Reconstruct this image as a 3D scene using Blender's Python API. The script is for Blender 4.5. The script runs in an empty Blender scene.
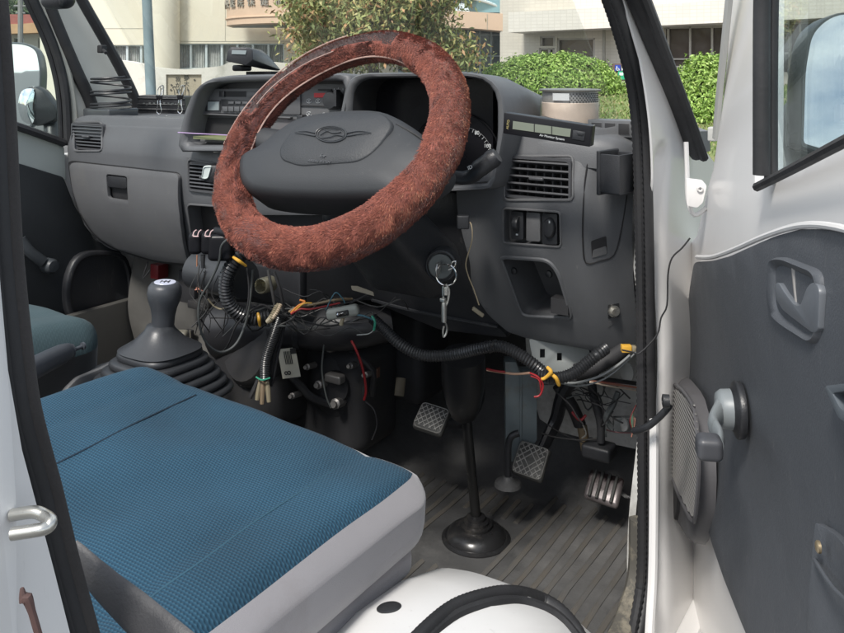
import bpy, bmesh, math, random
import numpy as np
from mathutils import Vector, Matrix, noise
from mathutils.geometry import tessellate_polygon
rnd_ = random.Random(7); rng = np.random.default_rng(7)
sc = bpy.context.scene; COL = sc.collection
PI = math.pi
V3 = Vector
# ---------------------------------------------------------------- camera model (photo 844x633)
PSI = math.radians(32.5)
CF = V3((-math.sin(PSI), math.cos(PSI), 0)); CR = V3((math.cos(PSI), math.sin(PSI), 0)); CU = V3((0, 0, 1))
CC = V3((1.05, -1.156, 1.45)); FPX = 850.0; HY = 65.0
def ray(px, py): return CF + CR*((px-422)/FPX) + CU*((HY-py)/FPX)
def P(px, py, d): return CC + ray(px, py)*d
def onN(px, py, o, n):
    d = ray(px, py); t = (V3(o)-CC).dot(V3(n))/d.dot(V3(n)); return CC + d*t
def onX(px, py, x): return onN(px, py, (x, 0, 0), (1, 0, 0))
def onY(px, py, y): return onN(px, py, (0, y, 0), (0, 1, 0))
def onZ(px, py, z): return onN(px, py, (0, 0, z), (0, 0, 1))
class Frame:
    def __init__(s, o, u, v, n=None):
        s.o = V3(o); s.u = V3(u).normalized(); s.v = V3(v).normalized()
        s.n = V3(n).normalized() if n is not None else s.u.cross(s.v)
    def pt(s, u, v, w=0): return s.o + s.u*u + s.v*v + s.n*w
    def uv(s, px, py, w0=0, warp=None):
        d = ray(px, py); w = w0
        for _ in range(25 if warp else 1):
            t = ((s.o + s.n*w) - CC).dot(s.n)/d.dot(s.n); p = CC + d*t - s.o
            u = p.dot(s.u); v = p.dot(s.v)
            if warp: w = .5*w + .5*(w0 + warp(u, v))
        return u, v
    def at(s, px, py, w0=0, warp=None):
        u, v = s.uv(px, py, w0, warp); return s.pt(u, v, w0 + (warp(u, v) if warp else 0))
# ---------------------------------------------------------------- materials
MATS = {}
def M(name, col, rough=.5, metal=0, bump=0, bscale=300, var=.12, vscale=4, spec=.5, coat=0, sheen=0, dirt=None, dscale=3, dlo=.55, dhi=.7, rvar=.08, emit=None, scr=0):
    m = bpy.data.materials.new(name); m.use_nodes = True; nt = m.node_tree; N = nt.nodes; L = nt.links
    b = N['Principled BSDF']; tc = N.new('ShaderNodeTexCoord')
    def noi(scale, det=4, ro=.6):
        n = N.new('ShaderNodeTexNoise'); n.inputs['Scale'].default_value = scale; n.inputs['Detail'].default_value = det
        n.inputs['Roughness'].default_value = ro; L.new(tc.outputs['Object'], n.inputs['Vector']); return n
    n1 = noi(vscale)
    mr = N.new('ShaderNodeMapRange'); mr.inputs[1].default_value = .3; mr.inputs[2].default_value = .7
    mr.inputs[3].default_value = 1-var; mr.inputs[4].default_value = 1+var; L.new(n1.outputs['Fac'], mr.inputs[0])
    mx = N.new('ShaderNodeVectorMath'); mx.operation = 'SCALE'; mx.inputs[0].default_value = col[:3]; L.new(mr.outputs[0], mx.inputs['Scale'])
    out = mx.outputs[0]
    if dirt:
        n2 = noi(dscale, 8, .7); r2 = N.new('ShaderNodeMapRange'); r2.inputs[1].default_value = dlo; r2.inputs[2].default_value = dhi
        L.new(n2.outputs['Fac'], r2.inputs[0])
        mm = N.new('ShaderNodeMix'); mm.data_type = 'RGBA'; L.new(r2.outputs[0], mm.inputs[0]); L.new(out, mm.inputs[6]); mm.inputs[7].default_value = (*dirt, 1)
        out = mm.outputs[2]
    if scr:
        # fine scuffs and dust: thin stretched marks, lighter than the surface
        mpn = N.new('ShaderNodeMapping'); mpn.inputs['Scale'].default_value = (1, 1, .22); mpn.inputs['Rotation'].default_value = (.5, .9, .3); L.new(tc.outputs['Object'], mpn.inputs[0])
        n5 = noi(95, 6, .75); L.new(mpn.outputs[0], n5.inputs['Vector']); n6 = noi(6, 3)
        a_ = N.new('ShaderNodeMapRange'); a_.inputs[1].default_value = .60; a_.inputs[2].default_value = .74; L.new(n5.outputs['Fac'], a_.inputs[0])
        b_ = N.new('ShaderNodeMapRange'); b_.inputs[1].default_value = .42; b_.inputs[2].default_value = .66; L.new(n6.outputs['Fac'], b_.inputs[0])
        c_ = N.new('ShaderNodeMath'); c_.operation = 'MULTIPLY'; L.new(a_.outputs[0], c_.inputs[0]); L.new(b_.outputs[0], c_.inputs[1])
        d_ = N.new('ShaderNodeMath'); d_.operation = 'MULTIPLY'; L.new(c_.outputs[0], d_.inputs[0]); d_.inputs[1].default_value = scr
        ms = N.new('ShaderNodeMix'); ms.data_type = 'RGBA'; L.new(d_.outputs[0], ms.inputs[0]); L.new(out, ms.inputs[6]); ms.inputs[7].default_value = (.34, .32, .29, 1); out = ms.outputs[2]
    L.new(out, b.inputs['Base Color'])
    n3 = noi(vscale*3.7); r3 = N.new('ShaderNodeMapRange'); r3.inputs[1].default_value = .3; r3.inputs[2].default_value = .7
    r3.inputs[3].default_value = max(0, rough-rvar); r3.inputs[4].default_value = min(1, rough+rvar); L.new(n3.outputs['Fac'], r3.inputs[0]); L.new(r3.outputs[0], b.inputs['Roughness'])
    b.inputs['Metallic'].default_value = metal; b.inputs['Specular IOR Level'].default_value = spec
    b.inputs['Coat Weight'].default_value = coat; b.inputs['Coat Roughness'].default_value = .08
    b.inputs['Sheen Weight'].default_value = sheen
    if bump:
        n4 = noi(bscale, 3); bp = N.new('ShaderNodeBump'); bp.inputs['Strength'].default_value = bump; bp.inputs['Distance'].default_value = .001
        L.new(n4.outputs['Fac'], bp.inputs['Height']); L.new(bp.outputs[0], b.inputs['Normal'])
    if emit:
        b.inputs['Emission Color'].default_value = (*emit, 1); b.inputs['Emission Strength'].default_value = 1
    MATS[name] = m; return m
def glass_mat(name, tint=(1, 1, 1), gl=.12, rough=.0):
    m = bpy.data.materials.new(name); m.use_nodes = True; nt = m.node_tree; N = nt.nodes; L = nt.links; N.clear()
    o = N.new('ShaderNodeOutputMaterial'); t = N.new('ShaderNodeBsdfTransparent'); t.inputs[0].default_value = (*tint, 1)
    g = N.new('ShaderNodeBsdfGlossy'); g.inputs['Roughness'].default_value = rough; f = N.new('ShaderNodeFresnel'); f.inputs[0].default_value = 1.45
    mu = N.new('ShaderNodeMath'); mu.operation = 'MULTIPLY_ADD'; mu.inputs[1].default_value = gl*4; mu.inputs[2].default_value = 0
    mx = N.new('ShaderNodeMixShader'); L.new(f.outputs[0], mu.inputs[0]); L.new(mu.outputs[0], mx.inputs[0]); L.new(t.outputs[0], mx.inputs[1]); L.new(g.outputs[0], mx.inputs[2]); L.new(mx.outputs[0], o.inputs[0])
    MATS[name] = m; return m
# ---------------------------------------------------------------- mesh builder
def fillet(pts, r=4, n=5, closed=True):
    """round the corners of a 2D/3D polyline; r number or list"""
    out = []; k = len(pts)
    for i in range(k):
        p = V3(pts[i]) if len(pts[i]) == 3 else V3((*pts[i], 0)); ri = r[i] if isinstance(r, (list, tuple)) else r
        if ri <= 0 or (not closed and i in (0, k-1)): out.append(p); continue
        a = pts[(i-1) % k]; b = pts[(i+1) % k]
        a = V3(a) if len(a) == 3 else V3((*a, 0)); b = V3(b) if len(b) == 3 else V3((*b, 0))
        da = (a-p); db = (b-p); ra = min(ri, da.length*.48); rb = min(ri, db.length*.48)
        pa = p + da.normalized()*ra; pb = p + db.normalized()*rb
        for j in range(n+1):
            t = j/n; out.append(pa*(1-t)**2 + p*2*t*(1-t) + pb*t*t)
    return [tuple(q) if len(pts[0]) == 3 else (q.x, q.y) for q in out]
def smoothcurve(pts, closed=True, n=4):
    k = len(pts); out = []
    P_ = [V3((*p, 0)) if len(p) == 2 else V3(p) for p in pts]
    rngi = range(k) if closed else range(k-1)
    for i in rngi:
        if closed: p0, p1, p2, p3 = P_[i-1], P_[i], P_[(i+1) % k], P_[(i+2) % k]
        else: p0, p1, p2, p3 = P_[max(i-1, 0)], P_[i], P_[i+1], P_[min(i+2, k-1)]
        for j in range(n):
            t = j/n
            out.append(.5*((2*p1)+(p2-p0)*t+(2*p0-5*p1+4*p2-p3)*t*t+(3*p1-p0-3*p2+p3)*t**3))
    if not closed: out.append(P_[-1])
    return [(q.x, q.y) for q in out] if len(pts[0]) == 2 else out
def rect(x0, y0, x1, y1): return [(x0, y0), (x1, y0), (x1, y1), (x0, y1)]
class MB:
    def __init__(s): s.v = []; s.f = []; s.m = []
    def add(s, vs, fs, mi=0):
        o = len(s.v); s.v.extend([tuple(v) for v in vs]); s.f.extend([tuple(i+o for i in f) for f in fs]); s.m.extend([mi]*len(fs)); return s
    def panel(s, fr, outer, holes=(), w0=0, thick=.01, warp=None, grid=None, uvspace=False, mi=0, backmi=None):
        loops = [outer]+list(holes)
        if not uvspace: loops = [[fr.uv(x, y, w0, warp) for x, y in lp] for lp in loops]
        flat = [p for lp in loops for p in lp]
        tris = tessellate_polygon([[V3((u, v, 0)) for u, v in lp] for lp in loops])
        bm = bmesh.new(); bv = [bm.verts.new((u, v, 0)) for u, v in flat]
        for t in tris:
            try: bm.faces.new([bv[i] for i in t])
            except ValueError: pass
        bmesh.ops.dissolve_degenerate(bm, dist=1e-6, edges=bm.edges)
        bmesh.ops.recalc_face_normals(bm, faces=bm.faces)
        bmesh.ops.dissolve_limit(bm, angle_limit=.01, verts=[], edges=bm.edges)
        if grid:
            us = [p[0] for p in flat]; vs = [p[1] for p in flat]
            for ax, lo, hi in ((0, min(us), max(us)), (1, min(vs), max(vs))):
                n = int((hi-lo)/grid)
                for i in range(1, n+1):
                    c = lo + i*(hi-lo)/(n+1); co = (c, 0, 0) if ax == 0 else (0, c, 0); no = (1, 0, 0) if ax == 0 else (0, 1, 0)
                    bmesh.ops.bisect_plane(bm, geom=bm.verts[:]+bm.edges[:]+bm.faces[:], dist=1e-6, plane_co=co, plane_no=no)
            bmesh.ops.remove_doubles(bm, verts=bm.verts, dist=grid*.04)
        else:
            bmesh.ops.dissolve_limit(bm, angle_limit=.01, verts=bm.verts, edges=bm.edges)
        for f in bm.faces:
            f.normal_update()
            if f.normal.z < 0: f.normal_flip()
        bm.verts.index_update(); n = len(bm.verts); fv = []; bk = []
        for v in bm.verts:
            w = w0 + (warp(v.co.x, v.co.y) if warp else 0)
            fv.append(fr.pt(v.co.x, v.co.y, w)); bk.append(fr.pt(v.co.x, v.co.y, w-thick))
        fs = []
        for f in bm.faces:
            ix = [v.index for v in f.verts]; fs.append(ix)
            if thick: fs.append([i+n for i in reversed(ix)])
        if thick:
            for e in bm.edges:
                if len(e.link_faces) == 1:
                    lp = e.link_loops[0]; a = lp.vert.index; b = lp.link_loop_next.vert.index
                    fs.append((b, a, a+n, b+n))
        flip = fr.u.cross(fr.v).dot(fr.n) < 0
        if flip: fs = [tuple(reversed(f)) for f in fs]
        s.add(fv+(bk if thick else []), fs, mi); bm.free(); return s
    def box(s, c, h, ax=None, mi=0):
        c = V3(c); U, W, N = ax if ax else (V3((1, 0, 0)), V3((0, 1, 0)), V3((0, 0, 1)))
        vs = [c + U*h[0]*a + W*h[1]*b + N*h[2]*d for d in (-1, 1) for b in (-1, 1) for a in (-1, 1)]
        return s.add(vs, [(0, 2, 3, 1), (4, 5, 7, 6), (0, 1, 5, 4), (2, 6, 7, 3), (0, 4, 6, 2), (1, 3, 7, 5)], mi)
    def fbox(s, fr, px0, py0, px1, py1, w0, w1, mi=0):
        """box whose front face (w1) spans the photo rectangle"""
        a = fr.uv(px0, py0, w1); b = fr.uv(px1, py1, w1)
        c = fr.pt((a[0]+b[0])/2, (a[1]+b[1])/2, (w0+w1)/2)
        return s.box(c, (abs(a[0]-b[0])/2, abs(a[1]-b[1])/2, (w1-w0)/2), (fr.u, fr.v, fr.n), mi)
    def loft(s, loops, caps=(True, True), closed=True, mi=0):
        k = len(loops[0]); vs = [p for lp in loops for p in lp]; fs = []
        for i in range(len(loops)-1):
            for j in range(k if closed else k-1):
                a = i*k+j; b = i*k+(j+1) % k; fs.append((a, b, b+k, a+k))
        if caps[0]: fs.append(tuple(reversed(range(k))))
        if caps[1]: fs.append(tuple(range((len(loops)-1)*k, len(loops)*k)))
        return s.add(vs, fs, mi)
    def tube(s, pts, r, seg=8, closed=False, sub=5, rib=None, flat=None, mi=0, caps=True, curve=True):
        pts = [V3(p) for p in pts]; k = len(pts); rs = list(r) if isinstance(r, (list, tuple)) else [r]*k
        if curve and sub > 1:
            q = smoothcurve([tuple(p) for p in pts], closed, sub)
            m = len(q); rr = [0]*m
            for i in range(m):
                f = i/sub; a = int(f) % k; b = (a+1) % k if closed else min(a+1, k-1); rr[i] = rs[a]*(1-(f-int(f)))+rs[b]*(f-int(f))
            pts, rs = q, rr
        if rib:
            pitch, amp = rib; L = [0]
            for i in range(1, len(pts)): L.append(L[-1]+(pts[i]-pts[i-1]).length)
            n = max(4, int(L[-1]/(pitch/2))); q = []; rr = []; j = 0
            for i in range(n+1):
                t = L[-1]*i/n
                while j < len(L)-2 and L[j+1] < t: j += 1
                f = (t-L[j])/max(1e-9, L[j+1]-L[j]); q.append(pts[j].lerp(pts[j+1], f)); rr.append((rs[j]*(1-f)+rs[j+1]*f)*(1+(amp if i % 2 else -amp)))
            pts, rs = q, rr
        k = len(pts); loops = []; up = None
        for i in range(k):
            if closed: t = (pts[(i+1) % k]-pts[i-1])
            else: t = pts[min(i+1, k-1)]-pts[max(i-1, 0)]
            t.normalize()
            if up is None:
                up = V3((0, 0, 1)) if abs(t.z) < .9 else V3((1, 0, 0))
                if flat is not None: up = V3(flat[0])
            if flat is not None: up = V3(flat[0])
            a = (up - t*up.dot(t)).normalized(); b = t.cross(a); up = a
            fx = flat[1] if flat else 1
            loops.append([pts[i] + (a*math.cos(2*PI*j/seg)*fx + b*math.sin(2*PI*j/seg))*rs[i] for j in range(seg)])
        if closed: loops.append(loops[0])
        return s.loft(loops, (caps and not closed, caps and not closed), mi=mi)
    def lathe(s, o, axis, prof, seg=24, sx=1, ref=None, caps=(True, True), mi=0):
        o = V3(o); n = V3(axis).normalized(); a = V3(ref) if ref is not None else (V3((0, 0, 1)) if abs(n.z) < .9 else V3((1, 0, 0)))
        a = (a-n*a.dot(n)).normalized(); b = n.cross(a)
        loops = [[o + n*h + (a*math.cos(2*PI*j/seg) + b*math.sin(2*PI*j/seg)*sx)*r for j in range(seg)] for r, h in prof]
        return s.loft(loops, caps, mi=mi)
    def dome(s, fr, outline, prof, uvspace=False, w0=0, mi=0, warp=None, caps=(True, True)):
        q = outline if uvspace else [fr.uv(x, y, w0, warp) for x, y in outline]
        cu = sum(p[0] for p in q)/len(q); cv = sum(p[1] for p in q)/len(q)
        ar = sum(q[i-1][0]*q[i][1]-q[i][0]*q[i-1][1] for i in range(len(q)))
        if ar < 0: q = q[::-1]
        return s.loft([[fr.pt(cu+(u-cu)*k, cv+(v-cv)*k, w0+w+(warp(u, v) if warp else 0)) for u, v in q] for k, w in prof], caps, mi=mi)
    def rbox(s, c, h, r, ax=None, n=6, fn=None, mi=0, mfn=None):
        c = V3(c); U, W, N = ax if ax else (V3((1, 0, 0)), V3((0, 1, 0)), V3((0, 0, 1)))
        hx, hy, hz = h; vs = []; fs = []; idx = {}; mis = []
        def vert(p):
            key = (round(p[0], 5), round(p[1], 5), round(p[2], 5))
            if key in idx: return idx[key]
            q = V3((p[0]*hx, p[1]*hy, p[2]*hz)); inn = V3((max(-hx+r, min(hx-r, q.x)), max(-hy+r, min(hy-r, q.y)), max(-hz+r, min(hz-r, q.z))))
            d = q-inn; q = inn + (d.normalized()*r if d.length > 1e-9 else d)
            if fn: q = fn(q)
            idx[key] = len(vs); vs.append(c + U*q.x + W*q.y + N*q.z); return idx[key]
        # non-uniform parameter so that the rounded rims get enough rows
        def params(hh):
            k = max(.02, min(.49, r/(2*hh))); a = [-1, -1+.35*2*k, -1+.7*2*k, -1+2*k]; mid = [(-1+2*k)+(2-4*k)*i/n for i in range(1, n)]
            return a+mid+[-x for x in reversed(a)]
        pr = [params(hx), params(hy), params(hz)]
        for axi in range(3):
            o1, o2 = [(1, 2), (2, 0), (0, 1)][axi]
            for sg in (-1, 1):
                for i in range(len(pr[o1])-1):
                    for j in range(len(pr[o2])-1):
                        q = []
                        for (a, b) in ((i, j), (i+1, j), (i+1, j+1), (i, j+1)):
                            p = [0, 0, 0]; p[axi] = sg; p[o1] = pr[o1][a]; p[o2] = pr[o2][b]; q.append(vert(p))
                        if sg < 0: q.reverse()
                        if len(set(q)) > 2: fs.append(q)
        o = len(s.v); s.v.extend([tuple(v) for v in vs]); 
        for f in fs:
            s.f.append(tuple(i+o for i in f))
            s.m.append(mfn(sum((vs[i] for i in f), V3())/len(f), (vs[f[1]]-vs[f[0]]).cross(vs[f[2]]-vs[f[1]]).normalized()) if mfn else mi)
        return s
    def build(s, name, mats, parent=None, bevel=0, zsplit=None, bang=40, sharp=42, segs=2, smooth=True, weld=1e-5):
        me = bpy.data.meshes.new(name)
        if not isinstance(mats, (list, tuple)): mats = [mats]
        me.from_pydata(s.v, [], s.f)
        for m in mats: me.materials.append(m)
        me.polygons.foreach_set('material_index', s.m); me.update()
        if bevel or weld:
            bm = bmesh.new(); bm.from_mesh(me)
            if weld: bmesh.ops.remove_doubles(bm, verts=bm.verts, dist=weld)
            if bevel:
                es = [e for e in bm.edges if len(e.link_faces) == 2 and e.calc_face_angle(0) > math.radians(bang)]
                if es: bmesh.ops.bevel(bm, geom=es, offset=bevel, offset_type='OFFSET', segments=segs, profile=.5, affect='EDGES', clamp_overlap=True)
            bm.to_mesh(me); bm.free()
        if zsplit:
            bm = bmesh.new(); bm.from_mesh(me); z0, amp, top, bot = zsplit[:4]
            f_ = lambda x, y: z0+amp*math.sin(x*14+y*11)
            # bend, cut flat, bend back: a wavy cut line
            for v in bm.verts: v.co.z -= f_(v.co.x, v.co.y)
            bmesh.ops.bisect_plane(bm, geom=bm.verts[:]+bm.edges[:]+bm.faces[:], dist=1e-6, plane_co=(0, 0, 0), plane_no=(0, 0, 1))
            for f in bm.faces: f.material_index = bot if f.calc_center_median().z < 0 and (len(zsplit) < 5 or f.calc_center_median().x > .42) else top
            z0, amp, top, bot = zsplit[:4]
            for v in bm.verts: v.co.z += f_(v.co.x, v.co.y)
            bm.to_mesh(me); bm.free()
        if smooth:
            me.polygons.foreach_set('use_smooth', [True]*len(me.polygons)); me.set_sharp_from_angle(angle=math.radians(sharp))
        o = bpy.data.objects.new(name, me); COL.objects.link(o)
        if parent: setpar(o, parent)
        return o
def setpar(o, p):
    o.parent = p; o.matrix_parent_inverse = Matrix.Identity(4)
    # every parent sits at the world origin or is handled through its own inverse
    if p.matrix_basis != Matrix.Identity(4) or p.parent: 
        mw = p.matrix_basis.copy(); q = p.parent
        while q: mw = q.matrix_basis @ mw; q = q.parent
        o.matrix_parent_inverse = mw.inverted()
def empty(name, loc=(0, 0, 0)):
    o = bpy.data.objects.new(name, None); COL.objects.link(o); o.location = loc; o.empty_display_size = .1; return o
def tag(o, label=None, cat=None, group=None, kind=None):
    if label: o['label'] = label
    if cat: o['category'] = cat
    if group: o['group'] = group
    if kind: o['kind'] = kind
    return o
def text(name, s, o, U, W, size, mat, parent=None, ext=.0004, align='CENTER'):
    cu = bpy.data.curves.new('t', 'FONT'); cu.body = s; cu.size = size; cu.extrude = ext; cu.align_x = align; cu.align_y = 'CENTER'
    ob = bpy.data.objects.new('t', cu); COL.objects.link(ob)
    dg = bpy.context.evaluated_depsgraph_get(); me = bpy.data.meshes.new_from_object(ob.evaluated_get(dg)); bpy.data.objects.remove(ob)
    U = V3(U).normalized(); W = V3(W).normalized(); N = U.cross(W); o = V3(o)
    for v in me.vertices: v.co = o + U*v.co.x + W*v.co.y + N*v.co.z
    me.materials.clear(); me.materials.append(mat); r = bpy.data.objects.new(name, me); COL.objects.link(r)
    if parent: setpar(r, parent)
    return r
def raw(name, vs, fs, mats, parent=None, mi=None, smooth=False):
    """fast numpy mesh of equal sized faces"""
    me = bpy.data.meshes.new(name); nv = len(vs); nf, k = fs.shape
    me.vertices.add(nv); me.vertices.foreach_set('co', np.asarray(vs, np.float32).ravel())
    me.loops.add(nf*k); me.loops.foreach_set('vertex_index', fs.astype(np.int32).ravel())
    me.polygons.add(nf); me.polygons.foreach_set('loop_start', np.arange(0, nf*k, k, dtype=np.int32))
    if mi is not None: me.polygons.foreach_set('material_index', np.asarray(mi, np.int32))
    if smooth: me.polygons.foreach_set('use_smooth', np.ones(nf, bool))
    for m in (mats if isinstance(mats, (list, tuple)) else [mats]): me.materials.append(m)
    me.update(calc_edges=True); o = bpy.data.objects.new(name, me); COL.objects.link(o)
    if parent: setpar(o, parent)
    return o
def leaves(pts, nrm, size, asp=.5, jit=.9, droop=0):
    """diamond leaf quads at pts (n,3), roughly facing nrm"""
    n = len(pts); nn = nrm + rng.normal(size=(n, 3))*jit; nn /= np.linalg.norm(nn, axis=1)[:, None]
    a = rng.normal(size=(n, 3)); a[:, 2] -= droop; a -= nn*(a*nn).sum(1)[:, None]; a /= np.linalg.norm(a, axis=1)[:, None]; b = np.cross(nn, a)
    s = size*rng.uniform(.6, 1.3, n)[:, None]
    v = np.stack([pts-a*s, pts+b*s*asp-a*s*.1+nn*s*.12, pts+a*s, pts-b*s*asp-a*s*.1+nn*s*.12], 1).reshape(-1, 3)
    return v, np.arange(4*n).reshape(n, 4)
# ---------------------------------------------------------------- palette
dash = M('dash_plastic', (.098, .101, .107), .48, bump=.35, bscale=700, var=.10, scr=.35, dirt=(.13, .128, .12), dscale=4, dlo=.6, dhi=.85)
dash2 = M('dash_plastic_warm', (.108, .109, .113), .5, bump=.35, bscale=700, var=.12, scr=.4, dirt=(.14, .135, .125), dscale=6, dlo=.55, dhi=.85)
blk = M('black_plastic', (.022, .023, .026), .42, bump=.35, bscale=420, var=.2, scr=.25, dirt=(.035, .033, .03), dscale=7, dlo=.55, dhi=.8)
blkm = M('black_matte', (.018, .018, .020), .7, bump=.1, var=.2, dirt=(.03, .027, .023), dscale=9, dlo=.5, dhi=.75)
blkg = M('black_gloss', (.010, .010, .012), .32, spec=.2, var=.1)
rub = M('seal_rubber', (.026, .026, .028), .55, bump=.3, bscale=200, var=.25, vscale=10, dirt=(.05, .047, .043), dscale=12, dlo=.58, dhi=.8)
rubb = M('seal_cloth', (.042, .038, .037), .85, bump=.5, bscale=500, var=.2, vscale=10)
white = M('white_paint', (.78, .765, .75), .3, var=.02, coat=.3, rvar=0)
cream = M('cream_paint', (.50, .49, .43), .45, var=.08, dirt=(.28, .26, .22), dscale=8, dlo=.5, dhi=.8)
dullw = M('dull_white_paint', (.60, .60, .58), .5, var=.1, dirt=(.18, .165, .14), dscale=10, dlo=.45, dhi=.72)
steel = M('steel', (.55, .54, .5), .32, metal=.9, var=.15, vscale=20, dirt=(.3, .25, .2), dscale=30)
chrome = M('chrome', (.8, .78, .75), .15, metal=1)
gsteel = M('grey_painted_steel', (.15, .18, .19), .5, var=.15, vscale=9, dirt=(.14, .13, .11), dscale=12)
fuzz = M('fuzzy_pile', (.27, .074, .046), .9, var=.32, vscale=45, sheen=.5, rvar=.05)
fuzzb = M('fuzzy_backing', (.20, .058, .040), .75, var=.4, vscale=60)
worn = M('worn_brown_lining', (.10, .03, .022), .3, var=.4, vscale=30)
torn = M('torn_black_lining', (.030, .014, .012), .6, var=.5, vscale=50)
pipe_ = M('pale_piping', (.40, .27, .23), .4, var=.2, vscale=30)
grey_cloth = M('grey_seat_cloth', (.27, .258, .27), .9, bump=.4, bscale=1200, var=.07, sheen=.3, dirt=(.22, .2, .2), dscale=5, dlo=.55, dhi=.8)
bpad = M('hub_pad', (.026, .028, .031), .55, bump=.6, bscale=450, var=.08)
bhub = M('hub_plastic', (.027, .029, .032), .58, scr=.15, bump=.25, bscale=900, var=.06)
yel = M('yellow_tape', (.60, .33, .04), .5)
red = M('red_wire', (.24, .010, .013), .4)
pink = M('pink_wire', (.5, .22, .16), .5)
beige = M('beige_wire', (.22, .19, .13), .55)
green = M('green_tie', (.03, .25, .16), .5)
blue_w = M('blue_wire', (.04, .12, .16), .5)
sticker = M('sticker', (.55, .53, .44), .5)
ink = M('ink', (.02, .02, .02), .6)
wht_txt = M('white_lettering', (.6, .62, .62), .5)
redbtn = M('red_button', (.5, .02, .03), .35)
lcd = M('lcd', (.18, .20, .16), .12, var=.04)
lcd2 = M('lcd_pale', (.26, .30, .31), .15, var=.04)
mirror = M('mirror_glass', (.92, .95, .96), .02, metal=1, var=0, rvar=0)
pane = glass_mat('clear_glass', (.90, .95, .94), .10)
wglass = glass_mat('windscreen_glass', (.96, .98, .97), .04)
jar = glass_mat('jar_plastic', (.97, .96, .95), .12, .1)

def seat_mat(name, c1, c2, pitch=.0036, bst=.5):
    m = bpy.data.materials.new(name); m.use_nodes = True; nt = m.node_tree; N = nt.nodes; L = nt.links; b = N['Principled BSDF']
    tc = N.new('ShaderNodeTexCoord'); sp = N.new('ShaderNodeSeparateXYZ'); L.new(tc.outputs['Object'], sp.inputs[0])
    def math_(op, a, bb=None):
        n = N.new('ShaderNodeMath'); n.operation = op
        for i, x in enumerate((a, bb)):
            if x is None: continue
            if isinstance(x, (int, float)): n.inputs[i].default_value = x
            else: L.new(x, n.inputs[i])
        return n.outputs[0]
    sx = math_('SINE', math_('MULTIPLY', sp.outputs[0], 2*PI/(pitch*1.1))); sy = math_('SINE', math_('MULTIPLY', sp.outputs[1], 2*PI/pitch))
    sy2 = math_('SINE', math_('MULTIPLY', sp.outputs[1], PI/pitch))
    lin = math_('ADD', math_('MULTIPLY', sy, .6), math_('MULTIPLY', math_('MULTIPLY', sx, sy2), .7))
    mr = N.new('ShaderNodeMapRange'); L.new(lin, mr.inputs[0]); mr.inputs[1].default_value = -.2; mr.inputs[2].default_value = 1.1
    no = N.new('ShaderNodeTexNoise'); no.inputs['Scale'].default_value = 7; no.inputs['Detail'].default_value = 6; L.new(tc.outputs['Object'], no.inputs['Vector'])
    mx = N.new('ShaderNodeMix'); mx.data_type = 'RGBA'; mx.inputs[6].default_value = (*c1, 1); mx.inputs[7].default_value = (*c2, 1); L.new(mr.outputs[0], mx.inputs[0])
    m2 = N.new('ShaderNodeMix'); m2.data_type = 'RGBA'; m2.blend_type = 'MULTIPLY'; m2.inputs[0].default_value = 1; L.new(mx.outputs[2], m2.inputs[6])
    r2 = N.new('ShaderNodeMapRange'); r2.inputs[1].default_value = .3; r2.inputs[2].default_value = .7; r2.inputs[3].default_value = .82; r2.inputs[4].default_value = 1.15; L.new(no.outputs[0], r2.inputs[0]); L.new(r2.outputs[0], m2.inputs[7])
    L.new(m2.outputs[2], b.inputs['Base Color']); b.inputs['Roughness'].default_value = .85; b.inputs['Sheen Weight'].default_value = .04; b.inputs['Specular IOR Level'].default_value = .25
    bp = N.new('ShaderNodeBump'); bp.inputs['Strength'].default_value = bst; bp.inputs['Distance'].default_value = .001; L.new(lin, bp.inputs['Height']); L.new(bp.outputs[0], b.inputs['Normal'])
    return m
seatblue = seat_mat('blue_seat_cloth', (.012, .046, .080), (.030, .088, .136))
seatteal = seat_mat('teal_seat_cloth', (.040, .066, .074), (.048, .077, .086), .004, .1)

# ================================================================= THE TRUCK
truck = tag(empty('truck', (0, 0, 0)), 'white mini truck cab with open driver door, grey dashboard, blue seat and dangling wires', 'truck')
DF = Frame((0, 0, 0), (1, 0, 0), (0, 0, 1), (0, -1, 0))       # dashboard front frame, w grows towards the driver
def soft(s, k=.02): return 0 if s <= 0 else s*s/(s+k)
def wd(u, v):
    w = -(v-1.27)*.30 if v > 1.27 else -(1.27-v)**2*1.3
    w -= soft(u-.575)*1.0; w -= soft(-.60-u)*.8
    return w
# ---------------- dashboard body
fz = 60
mainL = fillet([(61, 172), (66, 142), (74, 120), (86, 115), (183, 119), (345, 118), (345, 215), (250, 215), (240, 262), (200, 286), (190, 267), (150, 259), (107, 248), (87, 229), (71, 205)], [6, 4, 8, 6, 0, 0, 0, 0, 6, 5, 4, 3, 6, 6, 6])
ventLh = fillet(rect(74, 122, 102, 151), 4); ventCh = fillet([(188, 159), (222, 165), (222, 196), (188, 190)], 4)
pock = fillet([(187, 204), (240, 208), (238, 246), (192, 242)], 5)
rightP = fillet([(456, 190), (500, 150), (530, 116), (600, 129), (628, 124), (640, 140), (640, 343), (604, 355), (586, 349), (526, 338), (508, 332), (489, 316), (472, 291), (470, 262), (458, 216)], [3, 8, 6, 4, 4, 6, 4, 5, 4, 3, 4, 6, 6, 6, 4])
ventRh = fillet(rect(504, 156, 573, 200), 5); swh = fillet([(503, 208), (560, 212), (561, 247), (503, 243)], 4)
cubh = fillet([(500, 257), (548, 260), (558, 272), (572, 318), (522, 316)], [6, 8, 8, 5, 8])
dashb = MB()
dashb.panel(DF, mainL, [ventLh, ventCh, pock], 0, .035, wd, .022)
dashb.panel(DF, rightP, [ventRh, swh, cubh], 0, .035, wd, .018)
dashboard = dashb.build('dashboard', [dash], truck, bevel=.0025, bang=50, sharp=38)
def child(mb, name, mats, **k): return mb.build(name, mats, dashboard, **k)
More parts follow.
